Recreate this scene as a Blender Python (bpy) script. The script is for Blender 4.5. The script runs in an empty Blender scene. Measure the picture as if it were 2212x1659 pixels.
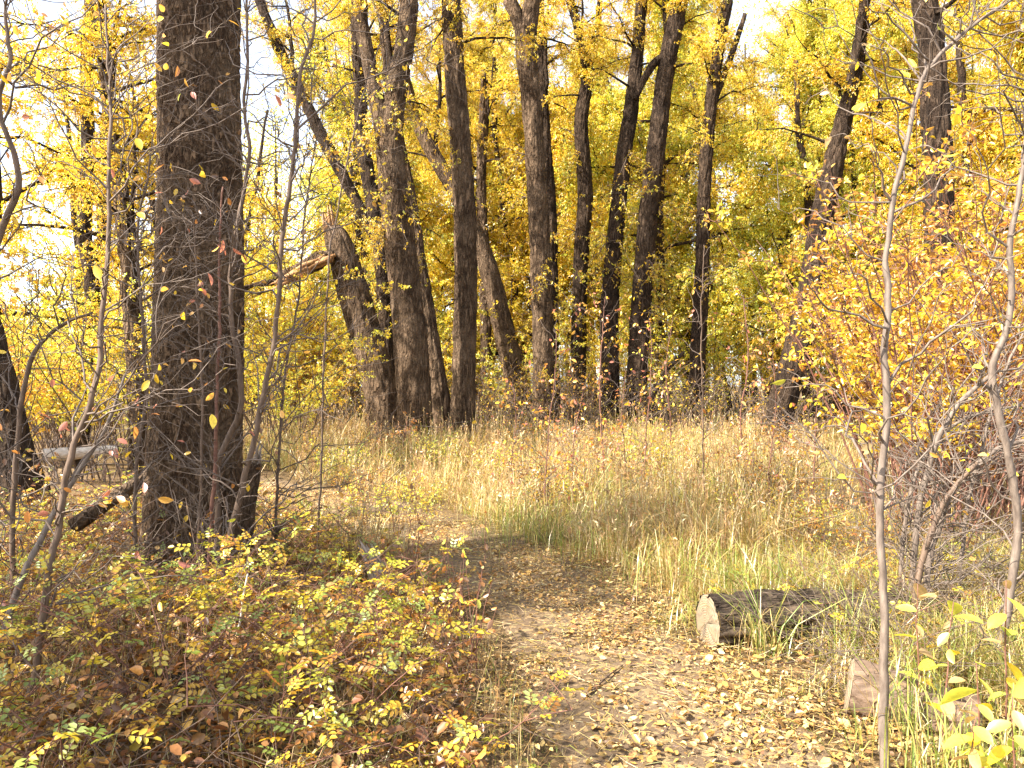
import bpy, math, random
import numpy as np
from mathutils import Vector, Matrix, noise

# ------------------------------------------------------------------ camera, sky, sun, exposure
scene = bpy.context.scene
col = scene.collection
F, CX, HY, CAMH = 1663.0, 1106.0, 829.5, 1.6          # focal length, centre and horizon in units of a 2212 px wide frame
cam_data = bpy.data.cameras.new('camera')
cam_data.sensor_width = 36.0
cam_data.lens = 36.0 * F / 2212.0
cam_data.clip_end = 2000.0
cam_data.clip_start = 0.05
cam = bpy.data.objects.new('camera', cam_data)
cam.location = (0, 0, CAMH)
cam.rotation_euler = (math.radians(90), 0, 0)
col.objects.link(cam)
scene.camera = cam

SUN_EL, SUN_AZ = math.radians(42), math.radians(-118)   # azimuth measured from +Y (view direction) towards +X; sun stands to the left
sdir = Vector((math.sin(SUN_AZ) * math.cos(SUN_EL), math.cos(SUN_AZ) * math.cos(SUN_EL), math.sin(SUN_EL)))
world = bpy.data.worlds.new('World')
scene.world = world
world.use_nodes = True
wn = world.node_tree.nodes
wn.clear()
wo = wn.new('ShaderNodeOutputWorld'); wb = wn.new('ShaderNodeBackground'); sk = wn.new('ShaderNodeTexSky')
sk.sky_type = 'NISHITA'; sk.sun_disc = False
sk.sun_elevation = SUN_EL; sk.sun_rotation = SUN_AZ
sk.altitude = 1900; sk.air_density = 1.0; sk.dust_density = 6.0; sk.ozone_density = 1.0
wb.inputs['Strength'].default_value = 0.15
hz = wn.new('ShaderNodeHueSaturation'); hz.inputs['Saturation'].default_value = 0.5      # thin high cloud: a milky sky
world.node_tree.links.new(sk.outputs[0], hz.inputs['Color']); world.node_tree.links.new(hz.outputs[0], wb.inputs[0]); world.node_tree.links.new(wb.outputs[0], wo.inputs[0])

sun_data = bpy.data.lights.new('sun', 'SUN')
sun_data.energy = 4.8; sun_data.angle = math.radians(0.55); sun_data.color = (1.0, 0.93, 0.82)
sun = bpy.data.objects.new('sun', sun_data)
sun.rotation_euler = (-sdir).to_track_quat('-Z', 'Y').to_euler()
sun.location = (-30, 5, 30)
col.objects.link(sun)

scene.view_settings.view_transform = 'Standard'
scene.view_settings.look = 'None'
scene.view_settings.exposure = 1.92
scene.view_settings.gamma = 1.0
scene.render.engine = 'CYCLES'
cy = scene.cycles
cy.max_bounces = 7; cy.diffuse_bounces = 6; cy.glossy_bounces = 1; cy.transmission_bounces = 2; cy.transparent_max_bounces = 4
cy.caustics_reflective = False; cy.caustics_refractive = False
cy.sample_clamp_indirect = 6.0
cy.use_denoising = True
try:
    cy.denoiser = 'OPENIMAGEDENOISE'; cy.denoising_input_passes = 'RGB_ALBEDO_NORMAL'
except Exception:
    pass

# ------------------------------------------------------------------ helpers
def P(px, py, d):
    return np.array(((px - CX) / F * d, d, CAMH - (py - HY) / F * d))
def gdepth(py): return CAMH * F / (py - HY)
def R(seed): return np.random.default_rng(seed)
def unit(a):
    return a / (np.linalg.norm(a, axis=-1, keepdims=True) + 1e-9)

def ground_z(x, y):
    x = np.asarray(x, float); y = np.asarray(y, float)
    z = 0.05 * np.sin(x * 0.55 + 1.0) * np.sin(y * 0.42) + 0.025 * np.sin(x * 1.7 + y * 1.1) + 0.02 * np.sin(y * 2.3 - x * 0.9)
    far = np.clip((np.hypot(x, y) - 3.0) / 6.0, 0.25, 1)
    pd = path_dist(x, y)
    z = z * far + .26 * np.exp(-((x + 1.6 + .1 * (y - 4)) / 1.0) ** 2 - ((y - 3.8) / 1.25) ** 2) - 0.05 * np.clip(1 - pd / 0.75, 0, 1)
    return z

PATH = np.array([(0.85, 0.5), (0.84, 2.0), (0.80, 3.0), (0.66, 4.0), (0.27, 5.7), (-0.45, 7.7), (-1.7, 9.7), (-3.6, 11.6), (-7.5, 13.6), (-14, 15.5)])
def _smooth(pts, n=90):
    pts = np.asarray(pts, float)
    s = np.r_[0, np.cumsum(np.linalg.norm(np.diff(pts, axis=0), axis=1))]
    m = np.gradient(pts, s, axis=0)
    t = np.linspace(0, s[-1], n)
    i = np.clip(np.searchsorted(s, t, side='right') - 1, 0, len(s) - 2)
    h = (s[i + 1] - s[i])[:, None]; u = ((t - s[i])[:, None]) / h
    return ((2*u**3 - 3*u**2 + 1) * pts[i] + (u**3 - 2*u**2 + u) * h * m[i] + (-2*u**3 + 3*u**2) * pts[i+1] + (u**3 - u**2) * h * m[i+1])
PATHS = _smooth(PATH, 70)
def path_dist(x, y):
    x = np.asarray(x, float); y = np.asarray(y, float)
    shp = x.shape
    q = np.stack([x.ravel(), y.ravel()], 1)
    out = np.empty(len(q))
    for a in range(0, len(q), 20000):
        b = q[a:a+20000]
        out[a:a+20000] = np.sqrt(((b[:, None, :] - PATHS[None]) ** 2).sum(2).min(1))
    return out.reshape(shp)

def mesh(name, V, faces, mat, cols=None, smooth=False):
    """one mesh from a vertex array and a list of (n,3) / (n,4) index arrays; cols = one colour for each vertex"""
    me = bpy.data.meshes.new(name)
    V = np.asarray(V, np.float32)
    me.vertices.add(len(V)); me.vertices.foreach_set('co', V.ravel())
    faces = [np.asarray(f, np.int32) for f in faces if len(f)]
    tot = np.concatenate([np.full(len(f), f.shape[1], np.int32) for f in faces])
    idx = np.concatenate([f.ravel() for f in faces])
    me.loops.add(len(idx)); me.loops.foreach_set('vertex_index', idx)
    me.polygons.add(len(tot))
    me.polygons.foreach_set('loop_start', np.r_[0, np.cumsum(tot)[:-1]].astype(np.int32))
    me.polygons.foreach_set('loop_total', tot)
    if smooth: me.polygons.foreach_set('use_smooth', np.ones(len(tot), bool))
    if cols is not None:
        at = me.attributes.new('col', 'FLOAT_COLOR', 'POINT')
        c = np.ones((len(V), 4), np.float32); c[:, :3] = cols
        at.data.foreach_set('color', c.ravel())
    me.update(); me.validate()
    if mat: me.materials.append(mat)
    return me

def link(name, me, parent=None, loc=None, kind=None):
    o = bpy.data.objects.new(name, me)
    col.objects.link(o)
    if parent: o.parent = parent
    if loc is not None: o.location = loc
    if kind: o['kind'] = kind
    return o
def thing(name, label, cat, loc, group=None):
    o = bpy.data.objects.new(name, None)
    o.empty_display_size = 0.1
    o.location = loc; col.objects.link(o)
    tag(o, label, cat, group)
    return o
def tag(o, label, cat, group=None):
    o['label'] = label; o['category'] = cat
    if group: o['group'] = group
    return o

class Geo:
    """collects vertex and face arrays into one mesh"""
    def __init__(s): s.V, s.F, s.C, s.n = [], [], [], 0
    def add(s, V, faces, C=None):
        V = np.asarray(V, float).reshape(-1, 3)
        for f in faces: s.F.append(np.asarray(f) + s.n)
        s.V.append(V); s.n += len(V)
        if C is not None:
            C = np.asarray(C, float); s.C.append(np.broadcast_to(C, (len(V), 3)) if C.ndim == 1 else C)
    def build(s, name, mat, smooth=False, off=None):
        V = np.concatenate(s.V)
        if off is not None: V = V - np.asarray(off)
        return mesh(name, V, s.F, mat, np.concatenate(s.C) if s.C else None, smooth)

def tube(pts, rad, sides=8, cap=True, disp=None):
    """a swept tube with parallel transported rings"""
    pts = np.asarray(pts, float); rad = np.asarray(rad, float); n = len(pts)
    T = unit(np.gradient(pts, axis=0))
    ref = np.array((1.0, 0, 0)) if abs(T[0, 0]) < 0.9 else np.array((0, 1.0, 0))
    N = np.empty_like(pts); a = ref - T[0] * (ref @ T[0]); N[0] = a / np.linalg.norm(a)
    for i in range(1, n):
        a = N[i-1] - T[i] * (N[i-1] @ T[i]); N[i] = a / np.linalg.norm(a)
    B = np.cross(T, N)
    th = np.linspace(0, 2*np.pi, sides, endpoint=False)
    dirs = N[:, None, :] * np.cos(th)[None, :, None] + B[:, None, :] * np.sin(th)[None, :, None]
    rr = np.broadcast_to(rad[:, None], (n, sides)).copy()
    if disp is not None: rr = disp(pts, dirs, rr, th)
    V = (pts[:, None, :] + dirs * rr[:, :, None]).reshape(-1, 3)
    i = np.arange(n-1)[:, None] * sides; j = np.arange(sides)[None]; k = (j + 1) % sides
    Q = np.stack([i + j, i + k, i + sides + k, i + sides + j], 2).reshape(-1, 4)
    faces = [Q]
    if cap:
        V = np.concatenate([V, pts[:1], pts[-1:]])
        j = np.arange(sides); k = (j + 1) % sides
        faces.append(np.stack([k, j, np.full(sides, n*sides)], 1))
        faces.append(np.stack([(n-1)*sides + j, (n-1)*sides + k, np.full(sides, n*sides + 1)], 1))
    return V, faces

def rods(pts, rad, sides=4):
    """many thin tubes at once: pts (T,K,3), rad (T,K)"""
    T_, K, _ = pts.shape
    t = unit(np.gradient(pts, axis=1))
    ref = np.where(np.abs(t[..., 2:3]) < 0.9, np.array((0, 0, 1.0)), np.array((1.0, 0, 0)))
    a = unit(np.cross(t, ref)); b = np.cross(t, a)
    th = np.linspace(0, 2*np.pi, sides, endpoint=False)
    V = pts[:, :, None, :] + rad[:, :, None, None] * (a[:, :, None] * np.cos(th)[None, None, :, None] + b[:, :, None] * np.sin(th)[None, None, :, None])
    base = (np.arange(T_) * K * sides)[:, None, None]
    i = (np.arange(K-1) * sides)[None, :, None]; j = np.arange(sides)[None, None]; k = (j + 1) % sides
    Q = np.stack([base + i + j, base + i + k, base + i + sides + k, base + i + sides + j], 3).reshape(-1, 4)
    return V.reshape(-1, 3), [Q]

def leaf_geo(base, axis, nrm, L, W, cols, detail=0, fold=0.25, bend=0.15):
    """folded, bent leaf blades; detail 0 = 4 corners, 1 = 6 corners"""
    n = len(base); axis = unit(axis)
    side = unit(np.cross(axis, nrm)); nrm = np.cross(side, axis)
    L = np.broadcast_to(L, n)[:, None]; W = np.broadcast_to(W, n)[:, None]
    up = nrm * W * fold
    tip = base + axis * L - nrm * L * bend
    if detail == 0:
        m = base + axis * L * 0.42
        V = np.stack([base, m + side * W/2 + up, tip, m - side * W/2 + up], 1)
        i = np.arange(n)[:, None] * 4
        Fc = [np.concatenate([i + (0, 1, 2), i + (0, 2, 3)])]
        k = 4
    else:
        m1 = base + axis * L * 0.28; m2 = base + axis * L * 0.66 - nrm * L * bend * 0.35
        V = np.stack([base, m1 + side * W*.46 + up, m2 + side * W*.42 + up, tip, m2 - side * W*.42 + up, m1 - side * W*.46 + up], 1)
        i = np.arange(n)[:, None] * 6
        Fc = [np.concatenate([i + (0, 1, 2, 3), i + (0, 3, 4, 5)])]
        k = 6
    return V.reshape(-1, 3), Fc, np.repeat(cols, k, 0)

def pick(rng, pal, n, jit=0.12, w=None):
    pal = np.asarray(pal, float)
    c = pal[rng.choice(len(pal), n, p=w)]
    return np.clip(c * (1 + rng.normal(0, jit, (n, 1))) * (1 + rng.normal(0, jit * .35, (n, 3))), 0.004, 0.95)

def randdir(rng, n):
    return unit(rng.normal(size=(n, 3)))

# ------------------------------------------------------------------ materials
def new_mat(name):
    m = bpy.data.materials.new(name); m.use_nodes = True
    n = m.node_tree.nodes; n.clear()
    out = n.new('ShaderNodeOutputMaterial')
    return m, n, m.node_tree.links, out
def leaf_material(name, trans=0.5, rand=0.0, gloss=0.06, tb=1.12):
    m, n, l, out = new_mat(name)
    at = n.new('ShaderNodeAttribute'); at.attribute_name = 'col'
    src = at.outputs['Color']
    if rand:
        oi = n.new('ShaderNodeObjectInfo'); hs = n.new('ShaderNodeHueSaturation')
        mr = n.new('ShaderNodeMapRange'); mr.inputs[3].default_value = 1 - rand; mr.inputs[4].default_value = 1 + rand
        l.new(oi.outputs['Random'], mr.inputs[0]); l.new(mr.outputs[0], hs.inputs['Value']); l.new(src, hs.inputs['Color'])
        src = hs.outputs[0]
    # veins and blotches: a fine mottling of the blade
    tc = n.new('ShaderNodeTexCoord'); nz = n.new('ShaderNodeTexNoise'); nz.inputs['Scale'].default_value = 90; nz.inputs['Detail'].default_value = 2
    l.new(tc.outputs['Object'], nz.inputs['Vector'])
    mm = n.new('ShaderNodeMapRange'); mm.inputs[1].default_value = .3; mm.inputs[2].default_value = .7; mm.inputs[3].default_value = .8; mm.inputs[4].default_value = 1.15
    l.new(nz.outputs['Fac'], mm.inputs[0])
    mu = n.new('ShaderNodeVectorMath'); mu.operation = 'SCALE'
    l.new(src, mu.inputs[0]); l.new(mm.outputs[0], mu.inputs['Scale'])
    d = n.new('ShaderNodeBsdfDiffuse'); t = n.new('ShaderNodeBsdfTranslucent'); g = n.new('ShaderNodeBsdfGlossy')
    g.inputs['Roughness'].default_value = 0.38; g.inputs['Color'].default_value = (.9, .9, .9, 1)
    sc_ = n.new('ShaderNodeVectorMath'); sc_.operation = 'MULTIPLY'; sc_.inputs[1].default_value = (tb, tb * .98, tb * .8)
    l.new(mu.outputs[0], d.inputs['Color']); l.new(mu.outputs[0], sc_.inputs[0]); l.new(sc_.outputs[0], t.inputs['Color'])
    mx = n.new('ShaderNodeMixShader'); mx.inputs[0].default_value = trans
    l.new(d.outputs[0], mx.inputs[1]); l.new(t.outputs[0], mx.inputs[2])
    mg = n.new('ShaderNodeMixShader'); mg.inputs[0].default_value = gloss
    l.new(mx.outputs[0], mg.inputs[1]); l.new(g.outputs[0], mg.inputs[2])
    l.new(mg.outputs[0], out.inputs['Surface'])
    return m
M_LEAF = leaf_material('leaf', 0.6, tb=1.06)
M_LEAFV = leaf_material('leaf_varied', 0.45, 0.18)
M_GRASS = leaf_material('grass', 0.4, gloss=0.05)
M_LITTER = leaf_material('fallen_leaf', 0.18, gloss=0.04)
M_LITTERV = leaf_material('fallen_leaf_varied', 0.18, 0.2, gloss=0.04)

def bark_material(name, c1, c2, c3, sx=14.0, sz=3.0, bump=0.03, rough=0.9, stretch=None):
    """vertically furrowed bark: stretched noise, flat brown plates, coloured much darker in the furrows between"""
    m, n, l, out = new_mat(name)
    tc = n.new('ShaderNodeTexCoord'); mp = n.new('ShaderNodeMapping'); mp.inputs['Scale'].default_value = stretch or (sx, sx, sz)
    l.new(tc.outputs['Object'], mp.inputs['Vector'])
    nz = n.new('ShaderNodeTexNoise'); nz.inputs['Scale'].default_value = 1.0; nz.inputs['Detail'].default_value = 5; nz.inputs['Distortion'].default_value = .6
    l.new(mp.outputs[0], nz.inputs['Vector'])
    s = n.new('ShaderNodeMath'); s.operation = 'SUBTRACT'; s.inputs[1].default_value = .5; l.new(nz.outputs['Fac'], s.inputs[0])
    a = n.new('ShaderNodeMath'); a.operation = 'ABSOLUTE'; l.new(s.outputs[0], a.inputs[0])
    r = n.new('ShaderNodeMapRange'); r.inputs[1].default_value = 0; r.inputs[2].default_value = .13; l.new(a.outputs[0], r.inputs[0])
    n2 = n.new('ShaderNodeTexNoise'); n2.inputs['Scale'].default_value = 26; n2.inputs['Detail'].default_value = 6; l.new(tc.outputs['Object'], n2.inputs['Vector'])
    n3 = n.new('ShaderNodeTexNoise'); n3.inputs['Scale'].default_value = 2.2; n3.inputs['Detail'].default_value = 3; l.new(tc.outputs['Object'], n3.inputs['Vector'])
    m1 = n.new('ShaderNodeMix'); m1.data_type = 'RGBA'; m1.inputs[6].default_value = (*c1, 1); m1.inputs[7].default_value = (*c2, 1); l.new(r.outputs[0], m1.inputs[0])  # furrows get the darker colour, by the same mask as the bump
    m2 = n.new('ShaderNodeMix'); m2.data_type = 'RGBA'; m2.inputs[7].default_value = (*c3, 1); l.new(m1.outputs[2], m2.inputs[6])
    r3 = n.new('ShaderNodeMapRange'); r3.inputs[1].default_value = .4; r3.inputs[2].default_value = .68; r3.inputs[4].default_value = .8; l.new(n3.outputs['Fac'], r3.inputs[0]); l.new(r3.outputs[0], m2.inputs[0])
    v = n.new('ShaderNodeMapRange'); v.inputs[1].default_value = .3; v.inputs[2].default_value = .7; v.inputs[3].default_value = .65; v.inputs[4].default_value = 1.35; l.new(n2.outputs['Fac'], v.inputs[0])
    mu = n.new('ShaderNodeVectorMath'); mu.operation = 'SCALE'; l.new(m2.outputs[2], mu.inputs[0]); l.new(v.outputs[0], mu.inputs['Scale'])
    hsum = n.new('ShaderNodeMath'); hsum.operation = 'MULTIPLY_ADD'; hsum.inputs[1].default_value = .35; l.new(n2.outputs['Fac'], hsum.inputs[0]); l.new(r.outputs[0], hsum.inputs[2])
    bp = n.new('ShaderNodeBump'); bp.inputs['Strength'].default_value = 1.0; bp.inputs['Distance'].default_value = bump; l.new(hsum.outputs[0], bp.inputs['Height'])
    b = n.new('ShaderNodeBsdfPrincipled'); b.inputs['Roughness'].default_value = rough; b.inputs['Specular IOR Level'].default_value = .15
    l.new(mu.outputs[0], b.inputs['Base Color']); l.new(bp.outputs[0], b.inputs['Normal']); l.new(b.outputs[0], out.inputs['Surface'])
    return m
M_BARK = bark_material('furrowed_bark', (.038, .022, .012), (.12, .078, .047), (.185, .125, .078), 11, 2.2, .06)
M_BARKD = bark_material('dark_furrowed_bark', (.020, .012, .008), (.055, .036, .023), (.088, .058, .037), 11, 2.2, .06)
M_BARKN = bark_material('near_furrowed_bark', (.060, .034, .019), (.150, .096, .056), (.215, .145, .088), 24, 9.0, .03)
M_LOGBARK = bark_material('log_bark', (.016, .011, .008), (.065, .046, .031), (.13, .095, .066), 18, 18, .02, stretch=(4, 20, 20))

def stem_material(name, c1, c2, scale=(18, 18, 40), bump=.004):
    m, n, l, out = new_mat(name)
    tc = n.new('ShaderNodeTexCoord'); mp = n.new('ShaderNodeMapping'); mp.inputs['Scale'].default_value = scale; l.new(tc.outputs['Object'], mp.inputs['Vector'])
    nz = n.new('ShaderNodeTexNoise'); nz.inputs['Scale'].default_value = 1; nz.inputs['Detail'].default_value = 5; l.new(mp.outputs[0], nz.inputs['Vector'])
    r = n.new('ShaderNodeMapRange'); r.inputs[1].default_value = .3; r.inputs[2].default_value = .7; l.new(nz.outputs['Fac'], r.inputs[0])
    mx = n.new('ShaderNodeMix'); mx.data_type = 'RGBA'; mx.inputs[6].default_value = (*c1, 1); mx.inputs[7].default_value = (*c2, 1); l.new(r.outputs[0], mx.inputs[0])
    bp = n.new('ShaderNodeBump'); bp.inputs['Distance'].default_value = bump; l.new(nz.outputs['Fac'], bp.inputs['Height'])
    b = n.new('ShaderNodeBsdfPrincipled'); b.inputs['Roughness'].default_value = .65; b.inputs['Specular IOR Level'].default_value = .3
    l.new(mx.outputs[2], b.inputs['Base Color']); l.new(bp.outputs[0], b.inputs['Normal']); l.new(b.outputs[0], out.inputs['Surface'])
    return m
M_STEMG = stem_material('grey_stem_bark', (.085, .062, .047), (.20, .155, .12), (45, 45, 12))
M_STEMB = stem_material('brown_stem_bark', (.075, .047, .030), (.165, .11, .074), (45, 45, 12))
M_STEMR = stem_material('red_stem_bark', (.11, .045, .03), (.2, .10, .065))
M_STEMT = stem_material('straw_stem', (.30, .21, .11), (.42, .32, .19))
M_TWIG = stem_material('twig_bark', (.08, .055, .042), (.18, .135, .10))
M_PALE = stem_material('bare_pale_wood', (.38, .31, .24), (.62, .54, .44), (6, 30, 30))
M_SPLIT = stem_material('split_orange_wood', (.20, .09, .035), (.42, .24, .10), (30, 8, 8), .02)
M_WEATH = stem_material('weathered_wood', (.15, .115, .085), (.33, .26, .20), (40, 10, 40), .012)

def cut_face_material(name, c1, c2, scale=22):
    m, n, l, out = new_mat(name)
    tc = n.new('ShaderNodeTexCoord'); w = n.new('ShaderNodeTexWave'); w.wave_type = 'RINGS'; w.rings_direction = 'X'
    w.inputs['Scale'].default_value = scale; w.inputs['Distortion'].default_value = 3; w.inputs['Detail'].default_value = 3
    l.new(tc.outputs['Object'], w.inputs['Vector'])
    nz = n.new('ShaderNodeTexNoise'); nz.inputs['Scale'].default_value = 9; nz.inputs['Detail'].default_value = 5; l.new(tc.outputs['Object'], nz.inputs['Vector'])
    ad = n.new('ShaderNodeMath'); ad.operation = 'MULTIPLY_ADD'; ad.inputs[1].default_value = .35; l.new(w.outputs['Fac'], ad.inputs[0]); l.new(nz.outputs['Fac'], ad.inputs[2])
    r = n.new('ShaderNodeMapRange'); r.inputs[1].default_value = .3; r.inputs[2].default_value = 1.0; l.new(ad.outputs[0], r.inputs[0])
    mx = n.new('ShaderNodeMix'); mx.data_type = 'RGBA'; mx.inputs[6].default_value = (*c1, 1); mx.inputs[7].default_value = (*c2, 1); l.new(r.outputs[0], mx.inputs[0])
    st = n.new('ShaderNodeTexNoise'); st.inputs['Scale'].default_value = 14; st.inputs['Detail'].default_value = 6; st.inputs['Roughness'].default_value = .7; l.new(tc.outputs['Object'], st.inputs['Vector'])
    sr = n.new('ShaderNodeMapRange'); sr.inputs[1].default_value = .42; sr.inputs[2].default_value = .66; sr.inputs[4].default_value = .75; l.new(st.outputs['Fac'], sr.inputs[0])
    m9 = n.new('ShaderNodeMix'); m9.data_type = 'RGBA'; m9.inputs[7].default_value = (.12, .095, .07, 1); l.new(sr.outputs[0], m9.inputs[0]); l.new(mx.outputs[2], m9.inputs[6]); mx = m9     # weathered grey stains
    bp = n.new('ShaderNodeBump'); bp.inputs['Distance'].default_value = .006; l.new(ad.outputs[0], bp.inputs['Height'])
    b = n.new('ShaderNodeBsdfPrincipled'); b.inputs['Roughness'].default_value = .85
    l.new(mx.outputs[2], b.inputs['Base Color']); l.new(bp.outputs[0], b.inputs['Normal']); l.new(b.outputs[0], out.inputs['Surface'])
    return m
M_CUT = cut_face_material('cut_wood', (.17, .115, .065), (.31, .235, .145))

def soil_material(name, cols, scale=3.0, bump=.02):
    m, n, l, out = new_mat(name)
    tc = n.new('ShaderNodeTexCoord')
    a = n.new('ShaderNodeTexNoise'); a.inputs['Scale'].default_value = scale; a.inputs['Detail'].default_value = 8; a.inputs['Roughness'].default_value = .7
    b_ = n.new('ShaderNodeTexNoise'); b_.inputs['Scale'].default_value = scale * 22; b_.inputs['Detail'].default_value = 6; b_.inputs['Roughness'].default_value = .75
    v = n.new('ShaderNodeTexVoronoi'); v.inputs['Scale'].default_value = scale * 17
    for x in (a, b_, v): l.new(tc.outputs['Object'], x.inputs['Vector'])
    r = n.new('ShaderNodeValToRGB')
    e = r.color_ramp.elements
    e[0].position = .32; e[0].color = (*cols[0], 1); e[1].position = .68; e[1].color = (*cols[2], 1)
    k = e.new(.5); k.color = (*cols[1], 1)
    ad = n.new('ShaderNodeMath'); ad.operation = 'ADD'; h = n.new('ShaderNodeMath'); h.operation = 'MULTIPLY'; h.inputs[1].default_value = .5
    l.new(a.outputs['Fac'], ad.inputs[0]); l.new(b_.outputs['Fac'], ad.inputs[1]); l.new(ad.outputs[0], h.inputs[0]); l.new(h.outputs[0], r.inputs[0])
    # crumbs of leaf and straw
    vm = n.new('ShaderNodeMath'); vm.operation = 'GREATER_THAN'; vm.inputs[1].default_value = .72
    sp = n.new('ShaderNodeSeparateColor'); l.new(v.outputs['Color'], sp.inputs[0]); l.new(sp.outputs[0], vm.inputs[0])
    vs = n.new('ShaderNodeMath'); vs.operation = 'MULTIPLY'; vs.inputs[1].default_value = .55; l.new(vm.outputs[0], vs.inputs[0])
    mx = n.new('ShaderNodeMix'); mx.data_type = 'RGBA'; mx.inputs[7].default_value = (*cols[3], 1); l.new(r.outputs[0], mx.inputs[6]); l.new(vs.outputs[0], mx.inputs[0])
    bp = n.new('ShaderNodeBump'); bp.inputs['Distance'].default_value = bump; l.new(h.outputs[0], bp.inputs['Height'])
    b = n.new('ShaderNodeBsdfPrincipled'); b.inputs['Roughness'].default_value = .95; b.inputs['Specular IOR Level'].default_value = .1
    l.new(mx.outputs[2], b.inputs['Base Color']); l.new(bp.outputs[0], b.inputs['Normal']); l.new(b.outputs[0], out.inputs['Surface'])
    return m
M_GROUND = soil_material('forest_floor', ((.05, .032, .018), (.10, .066, .034), (.19, .13, .065), (.30, .20, .09)))
M_PATH = soil_material('trodden_soil', ((.085, .056, .034), (.15, .104, .064), (.22, .16, .10), (.36, .25, .12)), 2.2, .015)

# ------------------------------------------------------------------ ground and path
def build_ground():
    xs = np.unique(np.r_[np.linspace(-400, -20, 24), np.linspace(-20, 20, 131), np.linspace(20, 400, 24)])
    ys = np.unique(np.r_[np.linspace(-60, 0, 12), np.linspace(0, 34, 131), np.linspace(34, 500, 30)])
    X, Y = np.meshgrid(xs, ys)
    Z = ground_z(X, Y)
    V = np.stack([X, Y, Z], 2).reshape(-1, 3)
    nx = len(xs); i = np.arange(len(ys)-1)[:, None] * nx; j = np.arange(nx-1)[None]
    Q = np.stack([i+j, i+j+1, i+nx+j+1, i+nx+j], 2).reshape(-1, 4)
    o = link('ground', mesh('ground', V, [Q], M_GROUND, smooth=True), kind='structure')
    tag(o, 'leaf-strewn woodland floor under the meadow grass and trees', 'ground')
    # the path: a strip with a ragged edge a few millimetres above the ground
    pts = _smooth(PATH, 160); t = unit(np.gradient(pts, axis=0)); nr = np.stack([t[:, 1], -t[:, 0]], 1)
    K = 15; rng = R(5)
    u = np.linspace(-1, 1, K)
    hw = 0.62 + 0.1 * np.sin(np.arange(160) * .33) + rng.normal(0, .035, 160)
    hw2 = 0.62 + 0.09 * np.sin(np.arange(160) * .27 + 2) + rng.normal(0, .035, 160)
    W = np.where(u[None] < 0, hw[:, None] * u[None], hw2[:, None] * u[None])
    XY = pts[:, None] + nr[:, None] * W[..., None]
    zz = ground_z(XY[..., 0], XY[..., 1]) + .006 + .012 * (1 - np.abs(u))[None]
    zz[:, 0] -= .03; zz[:, -1] -= .03
    V = np.concatenate([XY, zz[..., None]], 2).reshape(-1, 3)
    i = np.arange(159)[:, None] * K; j = np.arange(K-1)[None]
    Q = np.stack([i+j, i+j+1, i+K+j+1, i+K+j], 2).reshape(-1, 4)
    p = link('path', mesh('path', V, [Q], M_PATH, smooth=True), kind='structure')
    tag(p, 'trodden brown dirt path scattered with pale fallen leaves', 'path')
    return o, p
GROUND, PATHO = build_ground()

# ------------------------------------------------------------------ leaf palettes (base colours)
Y1, Y2, Y3 = (.90, .66, .05), (.85, .54, .035), (.92, .74, .10)
YG, LG, OC = (.70, .68, .08), (.50, .58, .09), (.60, .33, .035)
OR, RO, RD, BR = (.80, .43, .085), (.60, .25, .065), (.45, .10, .06), (.22, .105, .035)
PAL_CANOPY = [Y1, Y2, Y3, YG, OC, LG]
W_YEL = [.36, .17, .22, .15, .06, .04]
W_LIME = [.22, .06, .2, .32, .02, .18]
W_GOLD = [.42, .30, .12, .05, .11, .0]

# ------------------------------------------------------------------ tree crowns
def twig_leaves(rng, start, direc, length, nleaf, LL, pal, w, detail=0, droop=.55, ratio=.45, jit=.13, tuft=0.0):
    """leaves set along twigs; returns twig point arrays and leaf arrays"""
    n = len(start)
    mid = start + direc * length[:, None] * .55 + rng.normal(0, .06, (n, 3)) * length[:, None]
    end = start + direc * length[:, None] - np.array((0, 0, 1.0)) * (length * .18 * droop)[:, None] + rng.normal(0, .08, (n, 3)) * length[:, None]
    tw = np.stack([start, mid, end], 1)
    t = rng.random((n, nleaf)) ** (0.8 if tuft == 0 else .4)
    t = .12 + .9 * t
    a = np.where((t < .5)[..., None], start[:, None] + (mid - start)[:, None] * (t * 2)[..., None], mid[:, None] + (end - mid)[:, None] * (t * 2 - 1)[..., None])
    base = a + rng.normal(0, .02, a.shape)
    ax = unit(direc)[:, None] * .5 + rng.normal(0, .6, a.shape) - np.array((0, 0, droop))
    nr = rng.normal(0, .8, a.shape) + np.array((0, 0, .7))
    tone = pick(rng, pal, n, .05, w)
    c = np.where((rng.random((n, nleaf)) < .6)[..., None], tone[:, None], pick(rng, pal, n * nleaf, .05, w).reshape(n, nleaf, 3))
    c = c * (1 + rng.normal(0, jit, (n, nleaf, 1)))
    L = LL * rng.uniform(.65, 1.25, n * nleaf)
    return tw, (base.reshape(-1, 3), ax.reshape(-1, 3), nr.reshape(-1, 3), L, L * ratio * rng.uniform(.75, 1.2, n * nleaf), np.clip(c.reshape(-1, 3), .004, .95))

def curve3(rng, a, d, L, k=7, wob=.12, bend=(0, 0, 0)):
    t = np.linspace(0, 1, k)[:, None]
    w = np.cumsum(rng.normal(0, wob * L / k, (k, 3)), 0); w[0] = 0
    return a + d * L * t + np.asarray(bend) * L * t**2 + w

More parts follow.
